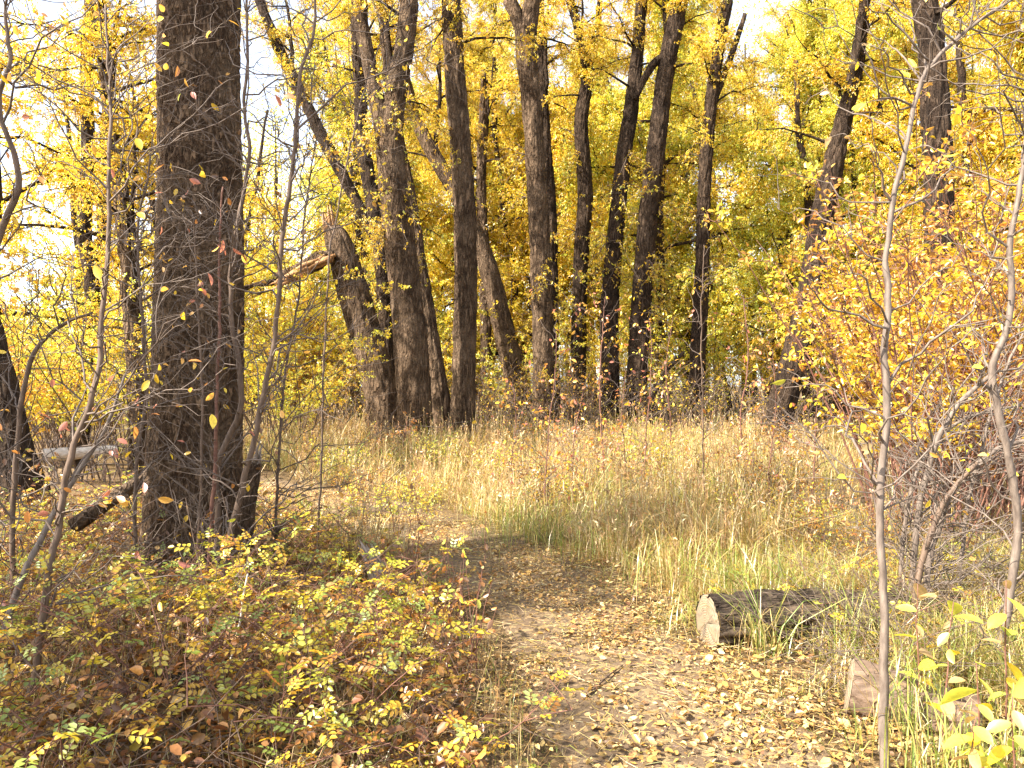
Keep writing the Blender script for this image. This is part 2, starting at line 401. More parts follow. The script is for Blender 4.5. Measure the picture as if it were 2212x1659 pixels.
def make_crown(seed, H=11., Rr=4.5, nlimb=16, nsub=9, ntw=38, nleaf=18, LL=.086, w=W_YEL, gap=.12):
    """limbs (mesh) and leaves (mesh) of one crown, origin where the crown starts on the trunk"""
    rng = R(seed); br = Geo(); lf = Geo()
    lead = curve3(rng, np.zeros(3), np.array((rng.normal(0, .08), rng.normal(0, .08), 1.)), H, 10, .10)
    V, f = tube(lead, np.linspace(.17, .02, 10), 7); br.add(V, f)
    S, D, LN = [], [], []
    for i in range(nlimb):
        t = (i + rng.random()) / nlimb
        p = lead[int(t * 9)]
        az = i * 2.4 + rng.normal(0, .4); el = rng.uniform(.15, .95)
        d = np.array((math.cos(az) * math.cos(el), math.sin(az) * math.cos(el), math.sin(el)))
        Ln = Rr * (1 - .55 * t) * rng.uniform(.7, 1.15)
        lp = curve3(rng, p, d, Ln, 8, .14, (0, 0, rng.uniform(-.35, .15)))
        V, f = tube(lp, np.linspace(.085 * (1 - .5*t), .012, 8), 6); br.add(V, f)
        for j in range(nsub):
            q = lp[rng.integers(2, 8)]
            d2 = unit(d * .5 + randdir(rng, 1)[0] * .9 + np.array((0, 0, -.1)))
            L2 = Ln * rng.uniform(.18, .42)
            sp = curve3(rng, q, d2, L2, 5, .16, (0, 0, -.25))
            V, f = tube(sp, np.linspace(.024, .006, 5), 4, False); br.add(V, f)
            if rng.random() < gap: continue
            n = int(ntw * rng.uniform(.5, 1.4))
            k = rng.integers(1, 5, n)
            S.append(sp[k] + (sp[np.maximum(k-1, 0)] - sp[k]) * rng.random((n, 1)))
            D.append(unit(randdir(rng, n) + d2 * .5 + np.array((0, 0, -.15)))); LN.append(rng.uniform(.3, .85, n) * (Rr / 4.5))
    S = np.concatenate(S); D = np.concatenate(D); LN = np.concatenate(LN)
    tw, lv = twig_leaves(rng, S, D, LN, nleaf, LL, PAL_CANOPY, w)
    V, f = rods(tw[::2], np.broadcast_to(np.array((.006, .004, .002)), (len(tw[::2]), 3)), 3); br.add(V, f)
    lf.add(*leaf_geo(*lv))
    return br.build('crown_limbs', M_BARKD), lf.build('crown_leaves', M_LEAF)

def make_spray(seed, nleaf=9, ntw=34, LL=.08, w=W_GOLD, size=.8):
    rng = R(seed); br = Geo(); lf = Geo()
    S, D, LN = [], [], []
    for i in range(6):
        d = unit(np.array((1.0, 0, .25)) + rng.normal(0, .55, 3))
        sp = curve3(rng, np.zeros(3), d, size * rng.uniform(.6, 1.3), 5, .2, (0, 0, -.3))
        V, f = tube(sp, np.linspace(.012, .003, 5), 4, False); br.add(V, f)
        n = ntw // 6; k = rng.integers(1, 5, n)
        S.append(sp[k]); D.append(unit(randdir(rng, n) + d * .4 - np.array((0, 0, .25)))); LN.append(rng.uniform(.15, .5, n) * size)
    tw, lv = twig_leaves(rng, np.concatenate(S), np.concatenate(D), np.concatenate(LN), nleaf, LL, PAL_CANOPY, w, droop=.8)
    V, f = rods(tw, np.broadcast_to(np.array((.004, .003, .0015)), (len(tw), 3)), 3); br.add(V, f, )
    lf.add(*leaf_geo(*lv))
    return br.build('spray_twigs', M_TWIG), lf.build('spray_leaves', M_LEAF)

CROWNS = [make_crown(11, w=W_YEL), make_crown(12, w=W_GOLD, H=10, Rr=4.8), make_crown(13, w=W_LIME, H=12, Rr=4.2), make_crown(14, w=W_YEL, H=9, Rr=5.2, nlimb=15), make_crown(15, w=W_GOLD, H=9, Rr=4.6, nlimb=12, nsub=7, ntw=20, gap=.3, LL=.10)]
SPRAYS = [make_spray(21), make_spray(22, w=W_YEL), make_spray(23, w=W_GOLD, size=1.1)]
rngG = R(99)

def add_crown(root, at, k, s=1.0, rot=None, sz=None):
    """a crown and its limbs as parts of a tree; at = world position of the crown's start"""
    br, lf = CROWNS[k]
    c = link('crown', lf, root, np.asarray(at) - np.asarray(root.location), 'stuff')
    l_ = link('limbs', br, c)
    c.rotation_euler = (rngG.normal(0, .06), rngG.normal(0, .06), rngG.uniform(0, 6.28) if rot is None else rot)
    c.scale = (s, s, sz or s)
    return c
def add_spray(root, at, az, s, k=None):
    br, lf = SPRAYS[rngG.integers(0, 3) if k is None else k]
    c = link('leafy_spray', lf, root, np.asarray(at) - np.asarray(root.location), 'stuff')
    link('spray_twigs', br, c)
    c.rotation_euler = (0, rngG.normal(0, .2), az); c.scale = (s, s, s)

def furrow(freq, zf, amp, seed, big=.06):
    """bark ridges as real relief: long plates with furrows between"""
    off = Vector((seed * 7.3, seed * 3.1, seed * 1.7))
    def f(pts, dirs, rr, th):
        n, s = rr.shape
        out = rr.copy()
        for i in range(n):
            z = pts[i, 2]
            for j in range(s):
                d = dirs[i, j]; r = rr[i, j]
                X = Vector((d[0]*r*freq, d[1]*r*freq, z*zf)) + off
                a = abs(noise.noise(X)) * 3.2
                b = noise.noise(X * 2.7)
                c = noise.noise(Vector((d[0]*1.4, d[1]*1.4, z*.7)) + off)
                out[i, j] = r * (1 + big * c) + amp * ((a if a < 1 else 1) - .6 + .35 * b)
        return out
    return f

def polyline(px, d0, zslope=0.0, top=None):
    """display points (x, y, width) at depth d0 (leaning zslope metres per metre of height) to centre points and radii"""
    pts, rad = [], []
    for (x, y, w) in px:
        d = d0
        for _ in range(3):
            z = CAMH - (y - HY) / F * d
            d = d0 + zslope * max(z, 0)
        pts.append(P(x, y, d)); rad.append(w / F * d / 2)
    pts = np.array(pts); rad = np.array(rad)
    if top and pts[-1, 2] < top:
        v = pts[-1] - pts[-2]; v = unit(v) * .6 + np.array((0, 0, .5)); v = v / v[2]
        e = pts[-1] + v * (top - pts[-1, 2])
        pts = np.vstack([pts, (pts[-1] + e) / 2, e]); rad = np.r_[rad, rad[-1] * .75, rad[-1] * .45]
    return pts, rad
def dense(pts, rad, step):
    L = np.linalg.norm(np.diff(pts, axis=0), axis=1).sum()
    n = max(8, int(L / step))
    q = _smooth(np.c_[pts, rad], n)
    return q[:, :3], np.maximum(q[:, 3], .004)

TREES = []
def tree(label, d, px, crown=None, mat=None, zslope=0.0, top=13., sprays=0, forks=(), sides=52, step=.11, freq=10., amp=.042, name='cottonwood_tree', flare=.22, grow=True, zf=2.0, spray_z=(3, 9)):
    yb = HY + CAMH * F / d
    px = [(px[0][0], yb + 25, px[0][2])] + [p for p in px if p[1] < yb - 12]
    pts, rad = polyline(px, d, zslope, top if grow else None)
    q, r = dense(pts, rad, step)
    h = q[:, 2] - ground_z(q[:1, 0], q[:1, 1])[0]
    r = r * (1 + flare * np.exp(-np.maximum(h, 0) / .35))
    base = np.array((q[0, 0], q[0, 1], ground_z(q[0, 0], q[0, 1])))
    root = thing(name, label, 'tree', base)
    mat = mat or M_BARK
    V, f = tube(q, r, sides, True, furrow(freq, zf, amp, len(TREES) + 1))
    g = Geo(); g.add(V, f); trunk = link('trunk', g.build('trunk', mat, True, base), root)
    for fk in forks:
        fp, fr = polyline(fk, d, zslope, top * .95 if fk[-1][1] < 30 else None)
        fq, frr = dense(fp, fr, step * 1.3)
        V, f = tube(fq, frr, max(14, sides // 2), True, furrow(freq, 2.4, amp * .7, len(TREES) + 40))
        g = Geo(); g.add(V, f); link('limb', g.build('limb', mat, True, base), trunk)
    if crown is not None:
        for (k, zc, s) in (crown if isinstance(crown, list) else [crown]):
            i = np.argmin(np.abs(q[:, 2] - zc))
            add_crown(root, q[i], k, s)
    for i in range(sprays):
        j = np.argmin(np.abs(q[:, 2] - rngG.uniform(*spray_z)))
        az = rngG.uniform(0, 6.28)
        add_spray(root, q[j] + r[j] * .9 * np.array((math.cos(az), math.sin(az), 0)), az, rngG.uniform(.55, .95) * d / 20)
    TREES.append(root)
    return root, q, r

# --- the great trunk at the left
T1, t1q, t1r = tree('massive furrowed trunk standing nearest, left of the path, filling the frame height', 6.4,
    [(415, 1260, 196), (420, 1100, 192), (424, 960, 186), (428, 800, 182), (432, 600, 178), (432, 400, 172), (430, 200, 166), (430, 0, 164), (434, -200, 160)],
    crown=[(4, 12.5, .5)], mat=M_BARKN, top=15, sides=170, step=.038, freq=24., amp=.02, flare=.16, zf=8.)
# --- the stand behind the meadow, left to right
tree('leaning trunk snapped off at the top with its broken limb hanging left', 21.,
    [(845, 950, 82), (826, 860, 74), (795, 740, 70), (760, 620, 66), (740, 548, 60), (726, 512, 50), (718, 492, 34)], grow=False, flare=.2, name='broken_cottonwood')
tree('thick trunk in the middle group that forks into a V high up', 18.6,
    [(898, 970, 76), (893, 850, 74), (885, 720, 72), (868, 560, 66), (850, 400, 62), (842, 300, 54), (862, 170, 42), (876, 80, 40), (884, 0, 38)],
    crown=[(4, 10.5, .55)], sprays=20, forks=[[(840, 320, 44), (818, 235, 36), (800, 150, 30), (784, 67, 28), (772, 0, 26)]], spray_z=(4, 9))
tree('thin leaning trunk tucked behind the right side of the forked trunk', 20.2,
    [(968, 950, 44), (950, 850, 40), (932, 750, 38), (915, 640, 36), (900, 540, 32), (880, 400, 28), (850, 250, 24)], crown=[(4, 9, .55)], sprays=3)
tree('straight narrow trunk in the middle with a swollen base, right of the forked trunk', 20.,
    [(998, 965, 62), (1000, 880, 52), (1003, 760, 50), (1006, 600, 48), (1003, 450, 46), (994, 300, 44), (982, 150, 42), (975, 0, 40)], crown=[(4, 10.5, .55)], sprays=3, spray_z=(5, 10))
tree('dark trunk leaning far left that passes behind the straight narrow trunk', 25.,
    [(1142, 940, 52), (1115, 820, 48), (1085, 700, 44), (1058, 590, 40), (1020, 490, 36), (975, 400, 32), (935, 330, 30), (900, 260, 26)], crown=[(4, 9, .55)], sprays=3, spray_z=(2, 9))
tree('tall upright trunk at the centre with a low fork at the frame top', 23.,
    [(1178, 930, 52), (1175, 820, 46), (1172, 700, 44), (1166, 520, 44), (1157, 350, 42), (1146, 200, 42), (1136, 90, 44), (1150, 0, 34)],
    crown=[(4, 12, .55)], sprays=5, forks=[[(1136, 95, 34), (1118, 40, 30), (1100, 0, 30)]], spray_z=(2, 9))
tree('slim trunk close behind the tall upright centre trunk', 27.,
    [(1196, 930, 30), (1192, 700, 28), (1188, 450, 26), (1174, 250, 24), (1166, 100, 22), (1165, 0, 20)], crown=[(4, 11.5, .55)], sprays=4, mat=M_BARKD)
tree('crooked slim trunk right of centre with a forked dark top', 27.,
    [(1248, 930, 36), (1250, 750, 32), (1255, 560, 32), (1264, 420, 32), (1256, 260, 28), (1268, 150, 24), (1248, 60, 18), (1232, 0, 16)], crown=[(4, 11, .55)], sprays=5,
    forks=[[(1262, 180, 16), (1290, 60, 14), (1296, 0, 12)]], mat=M_BARKD, spray_z=(3, 12))
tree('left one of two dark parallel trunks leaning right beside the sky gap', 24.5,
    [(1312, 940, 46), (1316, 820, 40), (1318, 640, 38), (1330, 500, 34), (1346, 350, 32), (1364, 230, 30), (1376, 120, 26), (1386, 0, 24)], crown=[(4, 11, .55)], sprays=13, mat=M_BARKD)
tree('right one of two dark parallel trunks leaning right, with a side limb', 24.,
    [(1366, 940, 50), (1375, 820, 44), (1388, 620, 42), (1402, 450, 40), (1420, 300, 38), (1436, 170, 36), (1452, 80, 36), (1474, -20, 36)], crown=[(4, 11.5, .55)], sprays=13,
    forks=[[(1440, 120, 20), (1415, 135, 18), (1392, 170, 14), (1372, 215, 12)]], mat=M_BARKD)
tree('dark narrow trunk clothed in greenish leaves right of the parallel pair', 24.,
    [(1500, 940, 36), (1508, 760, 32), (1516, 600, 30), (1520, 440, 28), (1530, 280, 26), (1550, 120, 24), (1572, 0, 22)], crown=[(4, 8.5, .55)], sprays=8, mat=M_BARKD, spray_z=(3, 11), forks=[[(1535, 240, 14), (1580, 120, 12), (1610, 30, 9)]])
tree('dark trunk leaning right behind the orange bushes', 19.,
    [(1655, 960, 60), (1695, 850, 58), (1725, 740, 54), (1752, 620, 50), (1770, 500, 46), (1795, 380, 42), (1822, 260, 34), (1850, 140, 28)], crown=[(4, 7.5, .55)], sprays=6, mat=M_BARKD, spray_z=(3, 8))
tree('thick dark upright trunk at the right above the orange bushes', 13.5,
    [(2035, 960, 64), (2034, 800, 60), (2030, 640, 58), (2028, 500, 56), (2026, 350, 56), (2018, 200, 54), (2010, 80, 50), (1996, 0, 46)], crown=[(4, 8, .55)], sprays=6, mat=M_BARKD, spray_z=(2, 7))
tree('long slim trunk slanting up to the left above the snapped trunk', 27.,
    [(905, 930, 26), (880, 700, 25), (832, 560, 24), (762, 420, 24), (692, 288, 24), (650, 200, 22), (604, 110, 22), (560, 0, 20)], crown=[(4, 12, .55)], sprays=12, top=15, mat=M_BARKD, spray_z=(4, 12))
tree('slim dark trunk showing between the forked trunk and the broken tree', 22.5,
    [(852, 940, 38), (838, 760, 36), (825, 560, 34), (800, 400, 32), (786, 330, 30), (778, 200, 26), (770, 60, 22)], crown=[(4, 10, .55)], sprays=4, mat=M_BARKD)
tree('thin pale brown trunk between the straight narrow and the far leaning trunk', 28.,
    [(1052, 930, 26), (1050, 760, 24), (1046, 560, 22), (1040, 400, 20), (1044, 240, 18)], crown=[(4, 9, .55)], sprays=4)
tree('hazy leaf-covered trunk at the left in front of the white sky', 13.,
    [(300, 960, 40), (286, 700, 36), (272, 500, 34), (250, 350, 30), (232, 200, 26), (215, 0, 22)], crown=[(4, 2.5, .42), (4, 4.5, .42), (4, 6.5, .4)], sprays=26, spray_z=(1.6, 8.5))
tree('dark stooping trunk cut off by the left frame edge', 9.5,
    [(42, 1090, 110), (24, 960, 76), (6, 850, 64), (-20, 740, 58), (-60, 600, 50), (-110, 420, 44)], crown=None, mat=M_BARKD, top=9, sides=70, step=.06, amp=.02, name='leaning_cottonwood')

# --- trees left of the view that throw the shade over the undergrowth
def plain_tree(label, x, y, h, r0, ck, zc, s, group=None, mat=None, sides=20, lean=(0, 0), high=None):
    base = np.array((x, y, float(ground_z(x, y))))
    root = thing('cottonwood_tree', label, 'tree', base, group)
    rng = R(int(abs(x * 13 + y * 7)))
    q = curve3(rng, np.array((0, 0, -.15)), np.array((lean[0], lean[1], 1.)), h, 26, .10)
    V, f = tube(q, np.linspace(r0, r0 * .35, 26) * (1 + .35 * np.exp(-np.linspace(0, h, 26) / .5)), sides, True, furrow(13, 2.4, .02, int(abs(x)) + 3))
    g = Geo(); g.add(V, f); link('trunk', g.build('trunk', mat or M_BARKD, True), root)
    i = np.argmin(np.abs(q[:, 2] - zc)); add_crown(root, base + q[i], ck, s)
    if high: add_crown(root, base + q[-1] * np.array((1, 1, .82)), high[0], high[1])
    return root
plain_tree('cottonwood shading the undergrowth from beyond the left edge', -7.6, -.2, 7, .26, 1, 3.0, .42)
plain_tree('bushy cottonwood beyond the left edge between two others', -7.3, 1.7, 6.5, .2, 0, 2.9, .42)
plain_tree('tall cottonwood beyond the left edge level with the great trunk', -8.7, 2.9, 12, .3, 3, 5.4, .58)

# --- the dense stand further back
rngB = R(7)
slots = [(-6.5, 33), (-2.5, 36), (1.2, 34), (4.5, 36), (8.2, 33), (11.5, 35), (14, 29), (16, 34), (19.5, 28), (12.8, 22), (17.5, 20.5), (22, 34), (6.5, 42), (0, 43), (-6, 44), (12, 43), (18, 42), (25, 40), (12.8, 17),
         (-4.5, 30), (2.8, 39), (9.5, 39), (15, 38), (10.2, 27), (15.5, 18), (-1, 39), (5.5, 31), (-9, 40), (21, 30),
         (-8.6, 15), (-13, 20), (-10.8, 25), (-17, 31), (-13.5, 34)]
for i, (x, y) in enumerate(slots):
    side = 'left of the forked trunk' if x < -.15 * y else 'behind the middle trunks' if x < .12 * y else 'behind the dark parallel trunks' if x < .33 * y else 'above the orange bushes at right'
    far = 'further back' if y > 33 else 'close'
    plain_tree('slender yellow cottonwood of the dense stand, %s %s' % (far, side), x + rngB.normal(0, .4), y, rngB.uniform(12, 15) * (1 + .012 * max(0, y - 28)), rngB.uniform(.14, .26), (2 if i in (4, 5, 11, 16, 22, 7) else int(rngB.integers(0, 4))) if x > -8 else 4, rngB.uniform(1.6, 4.2), rngB.uniform(1.0, 1.2) * (1 + .012 * max(0, y - 28)) if x > -8 else .9 * (.75 if y < 20 else 1.1),
               'slender trees of the dense stand, %s %s' % (far, side), lean=(rngB.normal(0, .08), 0), sides=14, high=(int(rngB.integers(0, 4)), rngB.uniform(.65, .85)) if y >= 33 and x > -7 else None)

# --- the far wood: reads as one mass
def far_wood():
    rng = R(31); lf = Geo(); br = Geo()
    n = 0
    for k in range(78):
        y = rng.uniform(48, 82); x = rng.uniform(-.42 if y > 55 else -.28, .78) * y
        h = rng.uniform(17, 29); rr = rng.uniform(2.8, 5)
        lean = rng.normal(0, .07)
        p = np.linspace(0, 1, 6)[:, None] * np.array((lean * h, 0, h * .9)) + np.array((x, y, -.2))
        V, f = tube(p, np.linspace(.28, .05, 6), 6); br.add(V, f)
        m = 18
        cz = rng.uniform(.12, 1, m) * h; ca = rng.uniform(0, 6.28, m); cr = rr * rng.uniform(.1, .9, m) * (1.05 - .6 * cz / h)
        cc = np.stack([x + lean * cz + np.cos(ca) * cr, y + np.sin(ca) * cr, cz], 1)
        pal_w = [W_YEL, W_GOLD, W_LIME][rng.choice(3, p=[.5, .25, .25])]
        for c in cc:
            q = 100
            b = c + rng.normal(0, 1, (q, 3)) * np.array((1.35, 1.35, 1.0))
            ax = rng.normal(0, .7, (q, 3)) - np.array((0, 0, .5)); nr = rng.normal(0, .8, (q, 3)) + np.array((0, 0, .6))
            L = rng.uniform(.16, .3, q)
            lf.add(*leaf_geo(b, ax, nr, L, L * .55, pick(rng, PAL_CANOPY, q, .14, pal_w)))
    o = link('far_wood', lf.build('far_wood', M_LEAF), kind='stuff'); tag(o, 'distant golden woodland closing the view behind the stand', 'woodland')
    t = link('trunks', br.build('far_trunks', M_BARKD), o, kind='stuff')
far_wood()

# ------------------------------------------------------------------ shrubs
def make_shrub(seed, h=2.5, nst=14, spread=.9, ntw=9, nleaf=7, LL=.055, pal=PAL_CANOPY, w=None, stem=.011, mat_st=None, upright=.75, bare=0., detail=0, lowest=.25, ratio=.5):
    rng = R(seed); st = Geo(); lf = Geo(); S, D, LN = [], [], []
    for i in range(nst):
        az = rng.uniform(0, 6.28); d = np.array((math.cos(az) * (1 - upright), math.sin(az) * (1 - upright), 1.))
        hh = h * rng.uniform(.6, 1.08)
        b = np.array((rng.normal(0, .16), rng.normal(0, .16), -.03)) * spread
        q = curve3(rng, b, d, hh, 9, .07, (math.cos(az) * .15 * spread, math.sin(az) * .15 * spread, -.04))
        V, f = tube(q, np.linspace(stem, stem * .25, 9) * rng.uniform(.7, 1.2), 5, False); st.add(V, f)
        k = rng.integers(1, 9, ntw); k = k[q[k, 2] > lowest * h]
        n = len(k)
        if n == 0: continue
        S.append(q[k]); D.append(unit(randdir(rng, n) * np.array((1, 1, .5)) + np.array((0, 0, .45)))); LN.append(rng.uniform(.14, .5, n) * (h / 2.5) ** .5 * (1.2 - .5 * k / 9))
    S = np.concatenate(S); D = np.concatenate(D); LN = np.concatenate(LN)
    tw, lv = twig_leaves(rng, S, D, LN, nleaf, LL, pal, w, detail, .35, ratio, .15)
    V, f = rods(tw, np.broadcast_to(np.array((.004, .003, .0016)), (len(tw), 3)), 3); st.add(V, f)
    if bare:
        keep = rng.random(len(lv[0])) > bare
        lv = tuple(a[keep] for a in lv)
    lf.add(*leaf_geo(*lv, detail=detail))
    return st.build('shrub_stems', mat_st or M_STEMR), lf.build('shrub_leaves', M_LEAF), lv

def add_shrub(proto, name, label, x, y, s, rot, group=None, cat='shrub', sz=None):
    base = (x, y, float(ground_z(x, y)))
    root = thing(name, label, cat, base, group)
    a = link('stems', proto[0], root); b = link('foliage', proto[1], root, kind='stuff')
    for o in (a, b): o.rotation_euler = (0, 0, rot); o.scale = (s, s, sz or s)
    return root

PAL_O = [OR, Y2, Y1, RO, OC, Y3]; W_O = [.30, .25, .18, .10, .12, .05]
PAL_YO = [Y1, Y3, Y2, OR, YG]; W_YO = [.36, .2, .24, .12, .08]
PAL_B = [OR, RO, OC, BR, Y2]; W_B = [.30, .22, .22, .16, .10]
PAL_R = [RO, OR, RD, Y2, OC]; W_R = [.34, .34, .12, .12, .08]
SH_O = [make_shrub(41, 2.9, 26, 1.3, 20, 8, .052, PAL_O, W_O, detail=1, lowest=.38), make_shrub(42, 3.0, 26, 1.3, 20, 9, .054, PAL_YO, W_YO, detail=1, lowest=.3), make_shrub(43, 2.6, 28, 1.3, 18, 8, .05, PAL_B, W_B, detail=1, lowest=.3)]
SH_Y = [make_shrub(51, 5.2, 22, 2.6, 34, 16, .078, PAL_CANOPY, W_YEL, mat_st=M_STEMB, stem=.02), make_shrub(52, 4.2, 22, 2.4, 32, 15, .074, PAL_CANOPY, W_LIME, mat_st=M_STEMB, stem=.016), make_shrub(53, 4.6, 20, 2.4, 30, 15, .07, PAL_O, W_O, mat_st=M_STEMB, stem=.018)]
SH_B = [make_shrub(61, 2.0, 34, 2.6, 6, 5, .05, PAL_O, W_O, mat_st=M_STEMB, stem=.011, bare=.45, lowest=.3), make_shrub(62, 1.7, 30, 2.6, 6, 5, .05, PAL_CANOPY, W_YEL, mat_st=M_TWIG, stem=.010, bare=.3, lowest=.2)]
rngS = R(17)
# tall bushes at the right, nearest first
ospots = [(3.55, 6.6, 1, 1.08, 'golden leafy bush with thin red stems nearest the pale sapling at right'),
          (4.35, 6.9, 0, 1.15, 'orange leafy bush between the pale sapling and the right edge'),
          (5.3, 7.0, 2, 1.35, 'rusty orange bush at the right frame edge behind the arching stems'),
          (4.45, 8.2, 0, 1.2, 'orange bush just behind the golden bush at right'),
          (4.9, 8.6, 0, 1.35, 'tall yellow-orange bush in the second row at right'),
          (6.0, 8.8, 2, 1.5, 'tall orange bush by the right edge in the second row'),
          (5.2, 10.4, 2, 1.1, 'thin orange bush before the leaning dark trunk'),
          (6.2, 11.0, 0, 1.3, 'large orange bush under the thick upright trunk at right'),
          (7.6, 10.6, 2, 1.4, 'large golden bush far right under the canopy'),
          (4.3, 7.6, 2, .9, 'rusty bush squeezed in behind the golden bush'),
          (7.2, 13.5, 0, 1.4, 'tall orange bush behind the thick upright trunk'),
          (9.4, 13.6, 1, 1.4, 'tall golden bush furthest right behind the others')]
for (x, y, k, s, lb) in ospots: add_shrub(SH_O[k], 'orange_leaf_bush', lb, x, y, s, rngS.uniform(0, 6.28), 'orange bushes at the right')
# brush and young trees along the back of the meadow
for i in range(30):
    px = rngS.uniform(1080, 1760) if i < 18 else rngS.uniform(560, 1080)
    d = rngS.uniform(20, 27) if i < 18 else rngS.uniform(22, 28)
    wh = 'left of the snapped trunk' if px < 760 else 'among the middle trunks' if px < 1080 else 'right of the tall centre trunk' if px < 1300 else 'round the dark parallel trunks' if px < 1520 else 'before the leaning dark trunk'
    add_shrub(SH_B[i % 2], 'understory_brush', 'twiggy grey brush at the back of the meadow, %s' % wh, (px - CX) / F * d, d, rngS.uniform(.9, 1.35), rngS.uniform(0, 6.28), 'twiggy brush ' + wh)
for i in range(56):
    d = rngS.uniform(25, 44); px = rngS.uniform(330, 2250) if i < 48 else rngS.uniform(-60, 330)
    wh = 'left of the great trunk' if px < 330 else 'left of the snapped trunk' if px < 760 else 'between the middle trunks' if px < 1230 else 'behind the dark parallel trunks' if px < 1600 else 'behind the leaning dark trunk at right'
    add_shrub(SH_Y[i % 3 if d > 33 else i % 2], 'young_cottonwood', 'young leafy yellow tree in the background %s' % wh, (px - CX) / F * d, d, rngS.uniform(.8, 1.35), rngS.uniform(0, 6.28), 'young background trees %s' % wh, 'tree')
for i, (px, d, k, s, lb) in enumerate([(630, 20, 1, .6, 'pale yellow bush below the broken hanging limb'), (600, 15.5, 0, .75, 'yellow bush right of the great trunk at the meadow edge'), (690, 24, 2, .7, 'orange bush left behind the snapped trunk'),
        (250, 12.5, 0, .72, 'yellow bush filling the gap left of the great trunk'), (130, 13.5, 1, .8, 'lime yellow bush at the left before the bright sky'), (40, 12, 2, .65, 'orange pink bush beside the stooping trunk at left'), (330, 16, 1, .85, 'tall yellow bush showing behind the great trunk'), (190, 19, 0, 1.1, 'tall yellow bush in the left background'), (20, 22, 1, 1.2, 'hazy yellow bush at far left'), (520, 24, 0, 1.2, 'yellow bush behind the hanging limb in the distance'),
        (-30, 15, 0, .8, 'golden bush cut by the left edge'), (100, 17, 2, .8, 'orange bush behind the bleached log'), (80, 26, 1, 1.5, 'tall pale yellow bush under the white sky'), (280, 26, 0, 1.5, 'tall golden bush far behind the great trunk'), (640, 26, 2, 1.1, 'orange gold bush beyond the pale clearing')]):
    add_shrub(SH_Y[k], 'yellow_bush', lb, (px - CX) / F * d, d, s, rngS.uniform(0, 6.28))

SH_W = [make_shrub(64, .9, 12, 1.0, 4, 3, .034, PAL_O, W_O, stem=.004, lowest=.25), make_shrub(65, .8, 18, 1.1, 7, 6, .04, PAL_CANOPY, W_LIME, stem=.004, mat_st=M_STEMB, lowest=.2), make_shrub(66, 1.0, 22, 1.2, 8, 4, .04, PAL_B, W_B, stem=.004, mat_st=M_STEMB, lowest=.2)]
wspots = [(1190, 9.4, 2, .9), (1235, 9.6, 1, .8), (1150, 10.5, 0, .9), (1320, 11, 0, .8), (1420, 12.5, 1, 1.0), (1380, 10.2, 2, .7), (1480, 11.5, 0, .8), (1580, 10.8, 2, .9), (1640, 9.2, 0, .9), (1690, 8.2, 2, .9), (1590, 8.6, 1, .7), (1740, 7.0, 1, .8), (1790, 6.3, 2, .8), (1700, 6.2, 1, .6), (1850, 6.0, 2, .8), (1560, 13.5, 0, 1.0), (1660, 12.5, 2, 1.2), (1080, 12.5, 1, .9), (1010, 13, 0, .8), (930, 14, 1, .9), (800, 14.5, 2, .9), (720, 12, 1, .9), (660, 13.5, 0, 1.0), (900, 8.8, 1, .7), (840, 8.4, 1, .8), (780, 9.6, 2, .7), (1270, 13.5, 2, 1.1), (1450, 15, 0, 1.1), (1350, 15.5, 1, 1.1), (1130, 15.5, 2, 1.1)]
for i, (px, d, k, s_) in enumerate(wspots):
    wh = 'beside the orange bushes' if px > 1600 else 'in the right half of the meadow' if px > 1300 else 'in the middle of the meadow' if px > 1000 else 'at the left end of the meadow'
    add_shrub(SH_W[k], 'meadow_weed', '%s knee-high weed %s' % (('red-leaved', 'lime yellow', 'brown twiggy')[k], wh), (px - CX) / F * d, d, s_, rngS.uniform(0, 6.28), '%s weeds %s' % (('red', 'lime', 'brown')[k], wh), 'plant')

# ------------------------------------------------------------------ saplings: a bent stem, twigs and scattered leaves
LEAF_MESH = {}
def leaf_mesh(key, c, L, W, detail=1):
    if key not in LEAF_MESH:
        V, f, cc = leaf_geo(np.zeros((1, 3)), np.array([[0, 1., 0]]), np.array([[0, 0, 1.]]), np.array([L]), np.array([W]), np.array([c]), detail, .22, .18)
        # a finer blade: rounded outline with a midrib
        t = np.array([0, .12, .3, .52, .74, .9, 1.]); w = np.array([.03, .24, .44, .5, .4, .18, .0]) * W
        z = -.16 * L * t**2
        mid = np.stack([np.zeros(7), t * L, z], 1); lt = np.stack([-w, t * L, z + w * .35], 1); rt = np.stack([w, t * L, z + w * .35], 1)
        V = np.concatenate([mid, lt, rt]); i = np.arange(6)
        q = np.concatenate([np.stack([i, i+1, 8+i, 7+i], 1), np.stack([i, 14+i, 15+i, i+1], 1)])
        LEAF_MESH[key] = mesh('leaf_' + key, V, [q], M_LEAFV, np.broadcast_to(np.asarray(c), (21, 3)), True)
    return LEAF_MESH[key]
LK = {'yellow': Y1, 'gold': Y2, 'lime': YG, 'orange': OR, 'rust': RO, 'pink': (.55, .2, .13), 'green': LG, 'brown': BR, 'tan': (.5, .33, .14)}
for k_, c_ in LK.items(): leaf_mesh(k_, c_, .054, .027)

def put_leaf(parent, key, base, axis, nrm, s):
    a = Vector(axis).normalized(); n = Vector(nrm); x = a.cross(n).normalized(); z = x.cross(a)
    o = bpy.data.objects.new('leaf', LEAF_MESH[key]); col.objects.link(o); o.parent = parent
    m = Matrix((x, a, z)).transposed().to_4x4(); m = m @ Matrix.Diagonal((s, s, s, 1)); m.translation = Vector(base)
    o.matrix_local = m
    return o

